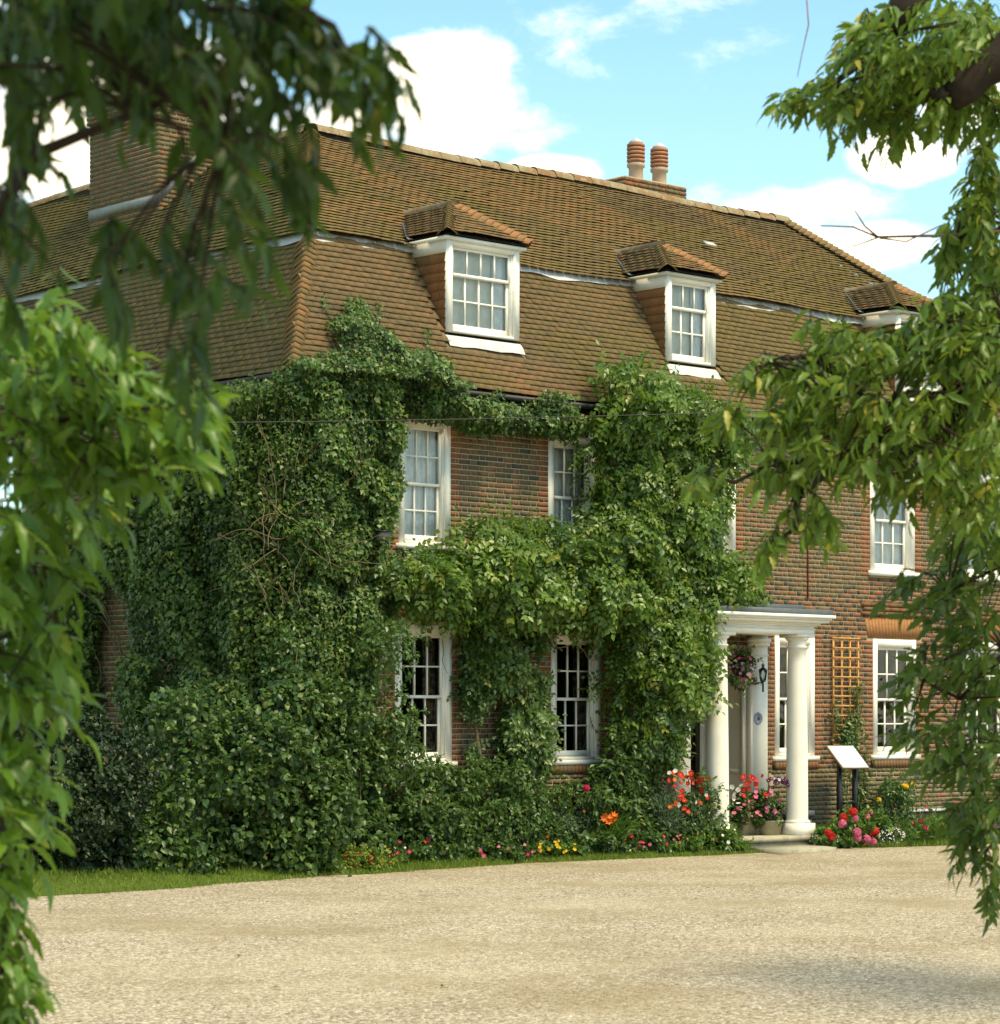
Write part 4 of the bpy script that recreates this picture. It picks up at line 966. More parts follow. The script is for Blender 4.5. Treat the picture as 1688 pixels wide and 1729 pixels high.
wis = thing('wisteria', 'mid green wisteria climbing between the windows and over the porch roof', 'wisteria', (6.2, -.2, 0))
PW1 = [(1000, 742), (1004, 706), (1025, 668), (1032, 625), (1046, 598), (1066, 612), (1100, 652), (1150, 648), (1195, 676), (1238, 725), (1246, 770), (1222, 850), (1205, 905), (1240, 965), (1285, 985), (1290, 1018), (1240, 1020), (1188, 1026), (1180, 1082), (1180, 1115), (1186, 1165), (1165, 1205), (1145, 1235), (1150, 1300), (1090, 1310), (1034, 1300), (1036, 1120), (1015, 1062), (950, 1046), (905, 1050), (850, 1045), (800, 1050), (765, 1028), (690, 1018), (660, 985), (655, 945), (720, 930), (765, 925), (785, 895), (830, 878), (925, 872), (985, 880), (1015, 840), (1008, 780)]
climber(wis, 'foliage', [(PW1, .85, 1)], 'F', 8200, T_kite(.36, .09, -.14), .080, WIST, .6, .46, 5, pinnate=7, ylw=.012, droop=.75)
climber(wis, 'thin_foliage', [([(800, 1050), (915, 1060), (912, 1180), (935, 1290), (815, 1300), (790, 1255), (800, 1180)], .32, 1)], 'F', 2300, T_kite(.34, .08, -.12), .068, SHRUB2, .3, .4, 8, pinnate=7, gap=.32)
st = MB()
for k in range(60):
    px, py = RNG.uniform(700, 1230), RNG.uniform(700, 1250)
    if not inpoly(np.array([px]), np.array([py]), PW1)[0][0]: continue
    p0 = planeY(px, py, -.55); st.tube(wander(p0, (RNG.normal(0, .6), -.5, RNG.normal(.1, .5)), 9, .055, .35, -.03), np.linspace(.006, .002, 10), 4)
for k in range(22):
    px, py = RNG.uniform(760, 1000), RNG.uniform(1000, 1090); p0 = planeY(px, py, -.22); st.tube(wander(p0, (RNG.normal(.3, .7), 0, RNG.normal(.1, .4)), 12, .08, .22), np.linspace(.010, .004, 13), 4)
st.tube([planeY(868, 1425, -.55), planeY(858, 1395, -.5), planeY(832, 1370, -.4), planeY(815, 1320, -.25), planeY(800, 1200, -.12), planeY(810, 1080, -.1)], [.045, .04, .035, .03, .022, .015], 7)
st.tube([planeY(868, 1425, -.55), planeY(880, 1390, -.5), planeY(898, 1360, -.4), planeY(900, 1300, -.3), planeY(895, 1180, -.2), planeY(920, 1070, -.25)], [.045, .04, .035, .03, .022, .015], 7)
st.build('stem', STEM, wis, kind='stuff')
wf = MB()
for px, py in ((1126, 776), (1153, 870), (1140, 1005), (1102, 1003), (1093, 892), (1247, 1040), (1258, 1050), (1190, 955), (1085, 1245), (1112, 1240), (1165, 1195)):
    c_ = planeY(px, py, -.62); m_ = 26; pos = c_ + RNG.normal(0, 1, (m_, 3)) * np.array([.022, .022, .045]); scatter(wf, T_flower(), pos, RNG.normal(0, 1, pos.shape), RNG.normal(0, 1, pos.shape), .032, rtint(m_, 0, .6))
wf.build('flower_cluster', FL['lilac'], wis)

# ------------------------------------------------------------------ shrubs and flowers
def lumpy(mb, c, rad, n, T, size, nl=16, lr=.42, ylw=.03, mean=.5, droop=.5, up=.45, flat=0, jitter=.4, zmin=.01, inner=.2):
    c = np.array(c, float); rad = np.array(rad, float)
    d_ = nrm(RNG.normal(0, 1, (nl, 3)) + np.array([0, -.25, .25])); lc_ = c + d_ * rad * RNG.uniform(.35, 1.0, (nl, 1)); low = d_[:, 2] < 0; lc_[low, :2] = c[:2] + (lc_[low, :2] - c[:2]) / (np.linalg.norm(d_[low, :2], axis=1)[:, None] ** .75 + .05); lr_ = rad.min() * lr * RNG.uniform(.45, 1.35, nl)
    k_ = max(3, nl // 3)                             # leafy to the ground
    foot = c + rad * np.c_[np.linspace(-.9, .9, k_) + RNG.normal(0, .06, k_), RNG.uniform(-.5, .0, k_), RNG.uniform(-.82, -.5, k_)]
    lc_ = np.r_[lc_, foot, [c]]; lr_ = np.r_[lr_, rad.min() * lr * RNG.uniform(.7, 1.05, k_), rad.min() * .6]
    i_ = RNG.choice(len(lr_), n, p=lr_ ** 2 / (lr_ ** 2).sum()); v_ = nrm(RNG.normal(0, 1, (n, 3)) + nrm(lc_[i_] - c + 1e-6) * .7)
    pos = lc_[i_] + v_ * (lr_[i_] * (1 - np.minimum(.9, RNG.exponential(inner, n))))[:, None] * (rad / rad.min()) ** .5
    k = pos[:, 2] > zmin; pos = pos[k]; v_ = v_[k]; n = len(pos)
    nn = nrm(v_ + np.array([0, 0, up]) + RNG.normal(0, jitter, (n, 3))); ax = nrm(RNG.normal(0, .7, (n, 3)) + v_ * .5 + np.array([0, 0, -droop]))
    scatter(mb, T, pos, ax, nn, size * RNG.uniform(.6, 1.3, n), rtint(n, ylw, mean))
    ns = n // 38                                     # leafy shoots standing out of the mass
    for k in RNG.choice(n, ns, replace=False):
        L_ = RNG.uniform(.10, .42) * min(1, rad.min() / .4); dv = nrm(v_[k] + np.array([0, 0, .35]) + RNG.normal(0, .3, 3)); q = int(L_ / (size * .33)) + 3
        tt = np.linspace(0, 1, q); pp = pos[k] + dv * (tt[:, None] * L_) - np.array([0, 0, 1.]) * (L_ * .45 * tt ** 2)[:, None] * droop; pp[:, 2] = np.maximum(pp[:, 2], .03)
        scatter(mb, T, pp, nrm(dv * .6 + RNG.normal(0, .75, (q, 3)) + np.array([0, 0, -droop * .4])), nrm(np.array([0, -.3, .9]) + RNG.normal(0, .4, (q, 3))), size * RNG.uniform(.6, 1.15, q), rtint(q, ylw, mean + .12))
    return lc_, lr_
def shrub(name, label, cat, px0, px1, pt_, Y, mat, n, T, size, pb=None, ry=None, stems=8, parts=1, group=None, **kw):
    a, b2 = planeY(px0, 1300, Y), planeY(px1, 1300, Y); top = planeY((px0 + px1) / 2, pt_, Y)[2]; bot = 0.02 if pb is None else max(.02, planeY((px0 + px1) / 2, pb, Y)[2])
    cx = (a[0] + b2[0]) / 2; rx = (b2[0] - a[0]) / 2; bot = max(bot, .01 + float(bank(cx, Y))); top = max(top, bot + .14); rz = (top - bot) / 2; c = (cx, Y, bot + rz)
    e = thing(name, label, cat, (cx, Y, 0), group); mb = MB(); ry = ry or min(rx, .7)
    lc_, lr_ = lumpy(mb, c, (rx, ry, rz), n, T, size, **kw); mb.build('foliage', mat, e, kind='stuff')
    st = MB()
    for q in lc_[:stems]:
        p0 = np.array([cx + RNG.normal(0, rx * .15), Y + RNG.normal(0, .05), 0]); mid = (p0 + q) / 2 + RNG.normal(0, .06, 3); st.tube([p0, mid, q], [.011, .008, .004], 5)
    st.build('stem', STEM, e, kind='stuff'); return e, c, np.array((rx, ry, rz)), lc_, lr_
_fl = {}
def flowers(e, c, rad, col, n, size, front=True, T=None, where=None, name='flower', spread=1.0, up=.2, ball=0):
    key = (col, round(size, 3), ball)
    if key not in _fl:
        m_ = MB()
        if ball:
            q = nrm(RNG.normal(0, 1, (ball * 2, 3)) + np.array([0, 0, .6])) * size * .36; scatter(m_, T_flower(5, .6, .2), q, np.cross(q, RNG.normal(0, 1, q.shape)), q, size * .5, rtint(ball * 2, 0, .6))
        else: scatter(m_, T or T_flower(5, .5, .3), np.zeros((1, 3)), np.array([[0, 1., 0]]), np.array([[0, 0, 1.]]), size, np.array([[.6, 0, .5]])); m_.add(T_flower()[0] * size * .2 + np.array([0, 0, size * .06]), T_flower()[1], (.5, 1, 0))
        _fl[key] = m_.mesh(name, FL[col])
    for k in range(n):
        d_ = nrm(RNG.normal(0, 1, 3) + np.array([-.5, -.7, up])); p_ = np.array(c) + d_ * np.array(rad) * 1.02 * spread if where is None else np.array(where[k])
        if p_[2] < .03: p_[2] = .05 + .05 * RNG.random()
        nv = Vector(nrm(d_ + np.array([-.5, -.6, .4]) + RNG.normal(0, .3, 3))); R = nv.to_track_quat('Z', 'Y').to_matrix().to_4x4()
        piece(name, _fl[key], e, Matrix.Translation(p_) @ R @ Matrix.Rotation(RNG.uniform(0, 6), 4, 'Z') @ Matrix.Scale(RNG.uniform(.75, 1.2), 4))
BR = T_broad(); KI = T_kite(.24, .08, -.14); KB = T_kite(.34, .08, -.12)
shrub('shrub', 'big broad leaved dark green shrub in front of the ivy clad corner', 'shrub', 215, 625, 1175, -.80, SHRUB, 21000, BR, .088, pb=1475, ry=.62, nl=46, lr=.45, stems=14)
shrub('shrub', 'tall loose shrub with narrow leaves reaching across the left ground floor window', 'shrub', 480, 690, 1000, -.62, SHRUB2, 9000, KB, .075, pb=1330, ry=.5, nl=26, lr=.48, droop=.7)
shrub('shrub', 'drooping leafy shrub under the left ground floor window', 'shrub', 565, 790, 1290, -.50, SHRUB, 7000, KB, .085, pb=1470, ry=.40, nl=18, lr=.5, droop=.9)
shrub('shrub', 'low dark shrub filling the bed between the window shrub and the wisteria bush', 'shrub', 620, 880, 1350, -.22, SHRUB, 6000, KB, .08, pb=1470, ry=.3, nl=20)
shrub('shrub', 'dark leafy bush in the angle between the corner shrub and the left window', 'shrub', 520, 640, 1210, -.5, SHRUB, 5000, KB, .085, pb=1470, ry=.45, nl=20)
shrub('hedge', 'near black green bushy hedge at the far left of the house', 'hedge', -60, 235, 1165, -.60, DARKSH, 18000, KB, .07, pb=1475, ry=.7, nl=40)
shrub('shrub', 'open leafy wisteria bush growing between the two left ground floor windows', 'shrub', 785, 955, 1290, -.55, SHRUB2, 5200, KB, .07, pb=1450, ry=.4, nl=18, droop=.7)
e, c, r, lc_, lr_ = shrub('peony', 'dark leaved peony bush below second window with one crimson bloom', 'shrub', 935, 1140, 1275, -.45, SHRUB, 6500, KI, .11, pb=1440, ry=.42, nl=18, droop=.6)
flowers(e, c, r, 'rose', 1, .10, where=[planeY(990, 1331, -.92)], ball=14)
e, c, r, lc_, lr_ = shrub('grey_leaf_plant', 'rounded grey green small leaved plant in front of the peony bush', 'plant', 895, 1015, 1365, -.62, GREYL, 3200, KI, .05, pb=1440, ry=.3)
flowers(e, c, r, 'orange', 3, .05)
e, c, r, lc_, lr_ = shrub('feathery_plant', 'tall feathery green cosmos plant left of the porch column', 'plant', 1085, 1195, 1350, -.65, GREYL, 5200, T_kite(.09, .02, -.1), .10, pb=1440, ry=.35, droop=-.6)
flowers(e, c, r, 'rose', 4, .06)
e, c, r, lc_, lr_ = shrub('day_lily', 'orange day lily in flower among the bed plants', 'lily', 1000, 1055, 1385, -.72, BRIGHT, 500, T_kite(.08, .03, -.3), .26, pb=1445, ry=.2, droop=-.8)
flowers(e, c, r, 'orange', 7, .11, where=[planeY(px, py, -1.0) for px, py in ((1022, 1376), (1030, 1381), (1038, 1387), (1020, 1384), (1028, 1390), (1036, 1378), (1033, 1384))], T=T_flower(6, .3, .8))
cover = [  # low plants along the verge
    ('hosta', 'low leafy clump with small crimson flowers just left of the yellow flowers', 'plant', 630, 800, 1418, 1460, SHRUB2, BR, .07, [('rose', 9, .055), ('white', 5, .04), ('red', 4, .05)]),
    ('bedding_plant', 'low clump with two magenta blooms between hosta and yellow flowers', 'plant', 795, 905, 1420, 1455, SHRUB2, BR, .06, [('pink', 9, .065), ('rose', 4, .05)]),
    ('yellow_flower_plant', 'small plant covered in bright yellow flowers on the verge', 'flower', 905, 965, 1420, 1452, BRIGHT, KB, .06, [('yellow', 22, .055)]),
    ('bedding_plant', 'broad leaved green clump below the orange day lily', 'plant', 960, 1060, 1405, 1448, SHRUB2, BR, .09, [('orange', 2, .05)]),
    ('bedding_plant', 'low plant with scarlet and magenta flowers left of the white column', 'flower', 1050, 1140, 1405, 1446, SHRUB2, KB, .06, [('red', 6, .06), ('rose', 6, .06), ('pink', 8, .05), ('white', 3, .05)]),
    ('bedding_plant', 'pale pink flowered clump at the foot of the left column', 'flower', 1135, 1200, 1408, 1440, BRIGHT, KI, .08, [('coral', 12, .05)]),
    ('white_flower_plant', 'grassy clump with white flowers at the left column base', 'flower', 1180, 1250, 1400, 1440, BRIGHT, T_kite(.12, .03, -.2), .12, [('white', 7, .06)]),
]
for nm, lb, ct, a, b2, pt_, pb, mt, TT, sz, fls in cover:
    e, c, r, lc_, lr_ = shrub(nm, lb, ct, a, b2, pt_, (-.80 if a < 800 else -.80) if a < 1040 else -.92 if a < 1130 else -1.05, mt, 1500, TT, sz, pb=None, ry=.25, stems=5)
    for col, k, s_ in fls: flowers(e, c, r, col, k, s_)
e, c, r, lc_, lr_ = shrub('fuchsia', 'small yellow leaved bush dotted with red flowers at the lawn edge', 'shrub', 560, 658, 1430, -1.24, BRIGHT, 3800, KB, .042, ry=.24, ylw=.5, stems=5, mean=.8)
flowers(e, c, r, 'red', 26, .026)
e, c, r, lc_, lr_ = shrub('begonia', 'red and white begonias massed left of the left column', 'flower', 1128, 1200, 1302, -.75, SHRUB2, 3000, KB, .06, pb=1440, ry=.35)
for col, k, s_ in (('red', 34, .085), ('orange', 8, .08), ('white', 9, .08)):
    flowers(e, c, r, col, k, s_, where=[planeY(RNG.uniform(1128, 1200), RNG.uniform(1305, 1375) if col != 'white' else RNG.choice([1304, 1345, 1357]) + RNG.uniform(-3, 3), -1.05 + .1 * RNG.random()) for _ in range(k)])
# the beds right of the porch
e, c, r, lc_, lr_ = shrub('geranium', 'red and pink geranium clump at the foot of the menu board', 'flower', 1388, 1485, 1375, -1.25, BRIGHT, 3600, BR, .07, ry=.35)
flowers(e, c, r, 'red', 5, .14, where=[planeY(px, py, -1.5) for px, py in ((1424, 1380), (1440, 1371), (1398, 1406), (1404, 1412), (1476, 1404))], ball=16)
flowers(e, c, r, 'pink', 6, .13, where=[planeY(px, py, -1.62) for px, py in ((1447, 1406), (1448, 1415), (1463, 1417), (1474, 1421), (1422, 1391), (1444, 1383))], ball=16)
flowers(e, c, r, 'coral', 3, .11, where=[planeY(px, py, -1.3) for px, py in ((1464, 1378), (1469, 1372), (1509, 1396))], ball=12)
e, c, r, lc_, lr_ = shrub('alyssum', 'low mound of tiny white flowers right of the geranium', 'flower', 1470, 1515, 1395, -1.4, GREYL, 900, KB, .03, ry=.3); flowers(e, c, r, 'white', 110, .022)
e, c, r, lc_, lr_ = shrub('lobelia', 'tiny white and blue edging flowers left of the geranium by the slab', 'flower', 1372, 1412, 1408, -1.2, SHRUB2, 900, KB, .04, ry=.22); flowers(e, c, r, 'white', 26, .022); flowers(e, c, r, 'lilac', 14, .022)
e, c, r, lc_, lr_ = shrub('conifer_bush', 'small dense dark green bush behind the geranium', 'shrub', 1448, 1500, 1358, -.7, DARKSH, 3000, KI, .04, ry=.3, mean=.8)
e, c, r, lc_, lr_ = shrub('rose_bush', 'open green rose bush with yellow blooms against the plinth', 'rose', 1480, 1560, 1322, -.5, SHRUB2, 2600, KB, .06, ry=.3, nl=20, droop=.2); flowers(e, c, r, 'yellow', 4, .09, where=[planeY(px, py, -.9) for px, py in ((1526, 1327), (1541, 1324), (1484, 1351), (1530, 1328))], ball=10)
e, c, r, lc_, lr_ = shrub('cosmos', 'airy crimson cosmos flowers beside the cellar hatch', 'flower', 1520, 1625, 1375, -1.5, BRIGHT, 1600, T_kite(.1, .02, -.1), .10, ry=.35, droop=-.5)
flowers(e, c, r, 'rose', 15, .07, where=[planeY(px, py, -1.7) for px, py in ((1577, 1388), (1591, 1386), (1562, 1397), (1558, 1384), (1540, 1389), (1566, 1400), (1600, 1367), (1612, 1352), (1620, 1357), (1605, 1362), (1554, 1387), (1612, 1374), (1565, 1363), (1588, 1341), (1592, 1392))])
# ground ivy growing up through the trellis
# planters on the porch
def planter(label, px, Y, w, dpt, fls):
    c0 = planeY(px, 1390, Y); e = thing('stone_planter', label, 'planter', (c0[0], Y, PZ)); m_ = MB(); z0, z1 = PZ + .003, PZ + .22
    v = []
    for z, k in ((z0, .80), (z1 - .03, 1.0), (z1 - .029, 1.06), (z1, 1.06), (z1 - .001, .92), (z1 - .05, .9)):
        for i in range(20): an = 2 * math.pi * i / 20; sq = (abs(math.cos(an)) ** 4 + abs(math.sin(an)) ** 4) ** -.25; v.append((c0[0] + w * k * math.cos(an) * sq, Y + dpt * k * math.sin(an) * sq, z))
    m_.add(v, [np.array([[j * 20 + i, j * 20 + (i + 1) % 20, j * 20 + 20 + (i + 1) % 20, j * 20 + 20 + i] for j in range(5) for i in range(20)]), list(range(20))[::-1], list(range(100, 120))]); m_.build('pot', STONE, e)
    mb = MB(); c = (c0[0], Y, z1 + .18); r = (w * 1.45, dpt * 1.35, .26); lumpy(mb, c, r, 2600, KB, .055, nl=14, zmin=PZ + .1); mb.build('foliage', SHRUB, e, kind='stuff')
    for col, k, s_, wh in fls: flowers(e, c, r, col, k, s_, where=[planeY(px + RNG.uniform(a, b2), RNG.uniform(p0, p1), Y - dpt * RNG.uniform(1.0, 1.5)) for a, b2, p0, p1 in [wh] * k])
    return e
planter('stone planter of purple and pink petunias beside the right column', 1300, -.62, .185, .14, [('purple', 22, .075, (-5, 32, 1313, 1330)), ('purple', 9, .07, (-10, 30, 1355, 1378)), ('pink', 16, .075, (-25, 32, 1332, 1382)), ('red', 5, .08, (-25, 0, 1308, 1345)), ('white', 4, .05, (5, 22, 1311, 1318))])
planter('stone planter of red, pink and white flowers between the two columns', 1258, -.40, .185, .14, [('red', 16, .085, (-5, 18, 1310, 1345)), ('pink', 14, .07, (-22, 14, 1340, 1388)), ('white', 9, .08, (-24, -6, 1325, 1375)), ('rose', 4, .07, (-5, 22, 1306, 1318))])
hb = planeY(1252, 1128, -.45); e = thing('hanging_basket', 'hanging basket of pink and crimson flowers under the porch ceiling', 'basket', tuple(hb))
m_ = MB(); zt = ez
for a in range(3): an = a * 2.1 + .3; m_.tube([(hb[0], hb[1], hb[2] + .42), (hb[0] + .16 * math.cos(an), hb[1] + .16 * math.sin(an), hb[2] + .08)], .004, 4)
m_.tube([(hb[0], hb[1], zt), (hb[0], hb[1], hb[2] + .42)], .005, 4); m_.build('chain', BLACK, e)
m_ = MB(); m_.lathe([(.05, hb[2] - .14), (.13, hb[2] - .08), (.17, hb[2] + .04)], hb[0], hb[1], 16); m_.build('bowl', DARKWOOD, e)
mb = MB(); c = (hb[0], hb[1], hb[2] - .02); r = (.20, .20, .25); lumpy(mb, c, r, 2300, KB, .045, nl=14, lr=.5); mb.build('foliage', SHRUB2, e, kind='stuff')
flowers(e, c, r, 'mauve', 42, .058, up=-.5); flowers(e, c, r, 'rose', 14, .055, up=.5); flowers(e, c, r, 'yellow', 5, .045, up=.9); flowers(e, c, r, 'pink', 10, .05)

# ------------------------------------------------------------------ menu board, trellis, slab, hatch, cable
TLc, TRc = planeY(1395, 1259, -.42), planeY(1440, 1259, -.42); BLc = planeY(1423, 1297, -.76); BRc = planeY(1467, 1296, -.76)
mbd = thing('menu_board', 'white tilted menu board on two black posts in front of the trellis', 'menu board', (TLc[0], -.6, 0))
nv = nrm(np.cross(BRc - BLc, TLc - BLc)); nv = nv if nv[2] > 0 else -nv
m_ = MB(); a_, b_ = TRc - TLc, BLc - TLc; m_.obox(TLc - nv * .03, a_, b_, nv * .028); m_.build('frame', plain('oak_edge', (.20, .13, .06), .7), mbd)
m_ = MB(); m_.obox(TLc + a_ * .02 + b_ * .02 - nv * .002, a_ * .96, b_ * .96, nv * .008); m_.build('board', SIGNWHITE, mbd)
for f in (.22, .80):
    p_ = TLc + a_ * f + b_ * .5 - nv * .03; m_ = MB(); m_.box(p_[0] - .03, p_[0] + .03, p_[1] - .03, p_[1] + .03, 0, p_[2] + .0); m_.build('post', BLACK, mbd)
p1, p2 = TLc + a_ * .22 + b_ * .5, TLc + a_ * .80 + b_ * .5; m_ = MB(); m_.box(p1[0] + .03, p2[0] - .03, p1[1] - .016, p1[1] + .016, .62, .66); m_.build('crossbar', BLACK, mbd)
a_, b_ = planeY(1408, 1075, -.06), planeY(1450, 1260, -.06); tx0, tx1, tz0, tz1 = a_[0], b_[0], b_[2], a_[2]
trl = thing('trellis', 'tall orange stained wooden trellis fixed to the brick wall', 'trellis', (tx0, -.06, tz0))
for k in range(4): x = tx0 + (tx1 - tx0) * k / 3; MB().box(x - .011, x + .011, -.055, -.035, tz0, tz1).build('upright', TRELLIS, trl)
for k in range(12): z = tz0 + .03 + (tz1 - tz0 - .05) * k / 11; MB().box(tx0 - .02, tx1 + .02, -.0745, -.056, z - .011, z + .011).build('slat', TRELLIS, trl)
cl = thing('climbing_plant', 'thin leafy climber growing up the orange trellis', 'climber', (tx0, -.15, 0)); mb = MB(); st = MB()
for k in range(7):
    x = tx0 + (tx1 - tx0) * RNG.random(); z0 = .2 if k < 5 else tz0; top = tz0 + (tz1 - tz0) * RNG.uniform(.15, .62)
    zz = np.linspace(z0, top, 16); path = np.c_[x + .05 * np.sin(zz * 5 + k) + (.25 if z0 < .5 else 0) * (1 - (zz - z0) / (top - z0)), np.full(16, -.10), zz]; st.tube(path, .005, 4)
    pos = np.repeat(path, 13, 0) + RNG.normal(0, .05, (208, 3)) * np.array([1, .4, 1]); nn = nrm(np.array([0, -1, .6]) + RNG.normal(0, .5, pos.shape)); ax = nrm(RNG.normal(0, .8, pos.shape) + np.array([0, 0, -.6])); scatter(mb, KI, pos, ax, nn, RNG.uniform(.05, .095, len(pos)), rtint(len(pos), .1, .6))
mb.build('foliage', SHRUB2, cl, kind='stuff'); st.build('stem', STEM, cl, kind='stuff')
sl = MB(); q = [planeZ(px, py, .06)[:2] for px, py in ((1261, 1430.5), (1322, 1436.5), (1412, 1430.5), (1352, 1424))]; v = [(x, y, z) for z in (.005, .06) for x, y in q]; sl.add(v, [[4, 5, 6, 7], [0, 1, 5, 4], [1, 2, 6, 5], [2, 3, 7, 6], [3, 0, 4, 7]])
o_ = sl.build('flagstone', STONE, None); o_['label'] = 'worn flat stone slab lying on the gravel before the porch step'; o_['category'] = 'paving stone'
h0 = planeY(1560, 1392, -.9)[0]; hat = thing('cellar_hatch', 'dark sloping boarded cellar hatch with pale edging at the wall foot', 'hatch', (h0, -.1, 0))
hx0, hx1 = h0 + .25, h0 + 1.9
for k in range(8): w_ = (hx1 - hx0) / 8; m_ = MB(); m_.obox((hx0 + k * w_, -.07, .40 + .004 * (k % 2)), (w_ - .008, 0, 0), (0, -1.15, -.24), (0, 0, .03)); m_.build('board', DARKWOOD, hat)
m_ = MB(); m_.box(hx0, hx1, -1.18, -.07, 0, .15); m_.build('kerb', DARKWOOD, hat)
m_ = MB(); m_.obox((hx0 - .06, -.065, .43), (.05, 0, 0), (0, -1.2, -.25), (0, 0, .03)); m_.obox((hx0 - .06, -.066, .445), (hx1 - hx0 + .1, 0, 0), (0, -.12, -.02), (0, 0, .03)); m_.build('edging', plain('pale_lead', (.45, .46, .45), .5, .4, .2, 7), hat)
cb = MB(); A, B, C_ = at(-260, 712, 26), at(860, 706, 29.5), at(1950, 668, 33); tt_ = np.linspace(0, 1, 60)[:, None]
cb.tube((1 - tt_) * (1 - 2 * tt_) * A + 4 * tt_ * (1 - tt_) * B + tt_ * (2 * tt_ - 1) * C_, .0055, 6); o_ = cb.build('overhead_cable', BLACK, None, True); o_['label'] = 'thin black overhead cable crossing in front of the house under the eaves'; o_['category'] = 'cable'

# ------------------------------------------------------------------ trees in front
LN = T_lance(.165, .34); LOB = T_lance(.24, .30, 9, .30)
def tree(name, label, trunk_p, masses, limbs, mat, T, leaf, trunk_r, ndirs, droop, twigmat=BARK, ylw=.03, mean=.5, extra=()):
    e = thing(name, label, 'tree', (trunk_p[0], trunk_p[1], 0)); wood = MB(); pos, ax, no, sz = [], [], [], []
    limbs = [np.array(l) for l in limbs]; lp = np.concatenate(limbs)
    tr_ = MB(); tp = np.array(trunk_p); tr_.tube([tp * [1, 1, 0], tp * [1, 1, .5], tp], [trunk_r * 1.25, trunk_r, trunk_r * .85], 12); tr_.build('trunk', BARK, e, True)
    for l in limbs: MB().tube(l, np.linspace(.024, .004, len(l)) * (trunk_r / .12), 6).build('branch', BARK, e, True)
    for (cx, cy, rx, ry, d0, dd, n, dx, dz) in masses:
        for _ in range(n):
            a = RNG.uniform(0, 2 * math.pi); q = math.sqrt(RNG.random()); dep = d0 + RNG.uniform(-dd, dd); B_ = at(cx + rx * q * math.cos(a), cy + ry * q * math.sin(a), dep)
            rgt = np.array([ST, -CT, 0]); fw_ = np.array([CT, ST, 0])
            D_ = nrm(rgt * (dx + RNG.normal(0, .45)) + fw_ * RNG.normal(0, .5) + np.array([0, 0, dz + RNG.normal(0, .3)])); k = int(RNG.integers(6, 10)); L_ = leaf * RNG.uniform(.8, 1.5)
            ts = np.linspace(0, 1, k); curve = B_ + D_ * (ts[:, None] * L_) + np.array([0, 0, -1.]) * (L_ * .35 * ts ** 2)[:, None] - D_ * L_ * .5
            wood.tube(curve, np.linspace(.0035, .0015, k), 4, cap=False)
            if RNG.random() < .35:
                j = np.argmin(((lp - curve[0]) ** 2).sum(1)); v = lp[j] - curve[0]
                if np.linalg.norm(v) < 1.2: wood.tube([curve[0], curve[0] + v * .5 + np.array([0, 0, .04]), lp[j]], [.0035, .005, .007], 4, cap=False)
            sd_ = nrm(np.cross(D_, nrm(np.array([0, 0, 1.]) + RNG.normal(0, .45, 3))))
            for i in range(k):
                s_ = 1 if i % 2 else -1
                dirv = D_ * (.35 + .5 * i / k) + sd_ * s_ * .9 + np.array([0, 0, -droop]) + RNG.normal(0, .3, 3) if i < k - 1 else D_ + np.array([0, 0, -droop])
                pos.append(curve[i]); ax.append(dirv); no.append(np.array([0, 0, 1.]) + RNG.normal(0, .5, 3) + D_ * .3); sz.append(leaf * RNG.uniform(.6, 1.2))
    pos, ax, no, sz = (np.array(q) for q in (pos, ax, no, sz)); tn = rtint(len(pos), ylw, mean, .24)
    X, Y, D = proj(pos + nrm(ax) * sz[:, None] * .5); inf = (X > 0) & (X < 1688) & (Y > 0) & (Y < 1729); score = np.where(inf, sz / D, 0); order = np.argsort(-score); sel = order[:300]; rest = order[300:]
    vc = [[MB().add(T_v, T[1], (.15 + .14 * k, 0, .5)).mesh('leaf', mat) for k in range(6)] for T_v in (T[0], T[0] * np.array([1, 1, .5]), T[0] * np.array([.85, 1, 1.5]))]
    Xf, Af, Nf = frames(ax, no)
    for i in sel:
        M = Matrix((Xf[i], Af[i], Nf[i])).transposed().to_4x4(); piece('leaf', vc[int(RNG.integers(3))][int(min(5, max(0, (tn[i, 0]) * 6)))], e, Matrix.Translation(pos[i]) @ M @ Matrix.Scale(sz[i], 4))
    mb = MB(); scatter(mb, T, pos[rest], ax[rest], no[rest], sz[rest], tn[rest]); mb.build('foliage', mat, e, kind='stuff')
    for pts, r0, r1 in extra: MB().tube(pts, np.linspace(r0, r1, len(pts)), 8).build('branch' if r0 > .02 else 'twig', BARK if r0 > .02 else TWIG, e, True)
    wood.build('twigs', twigmat, e, kind='stuff'); return e
R_, L_S = 1, -1
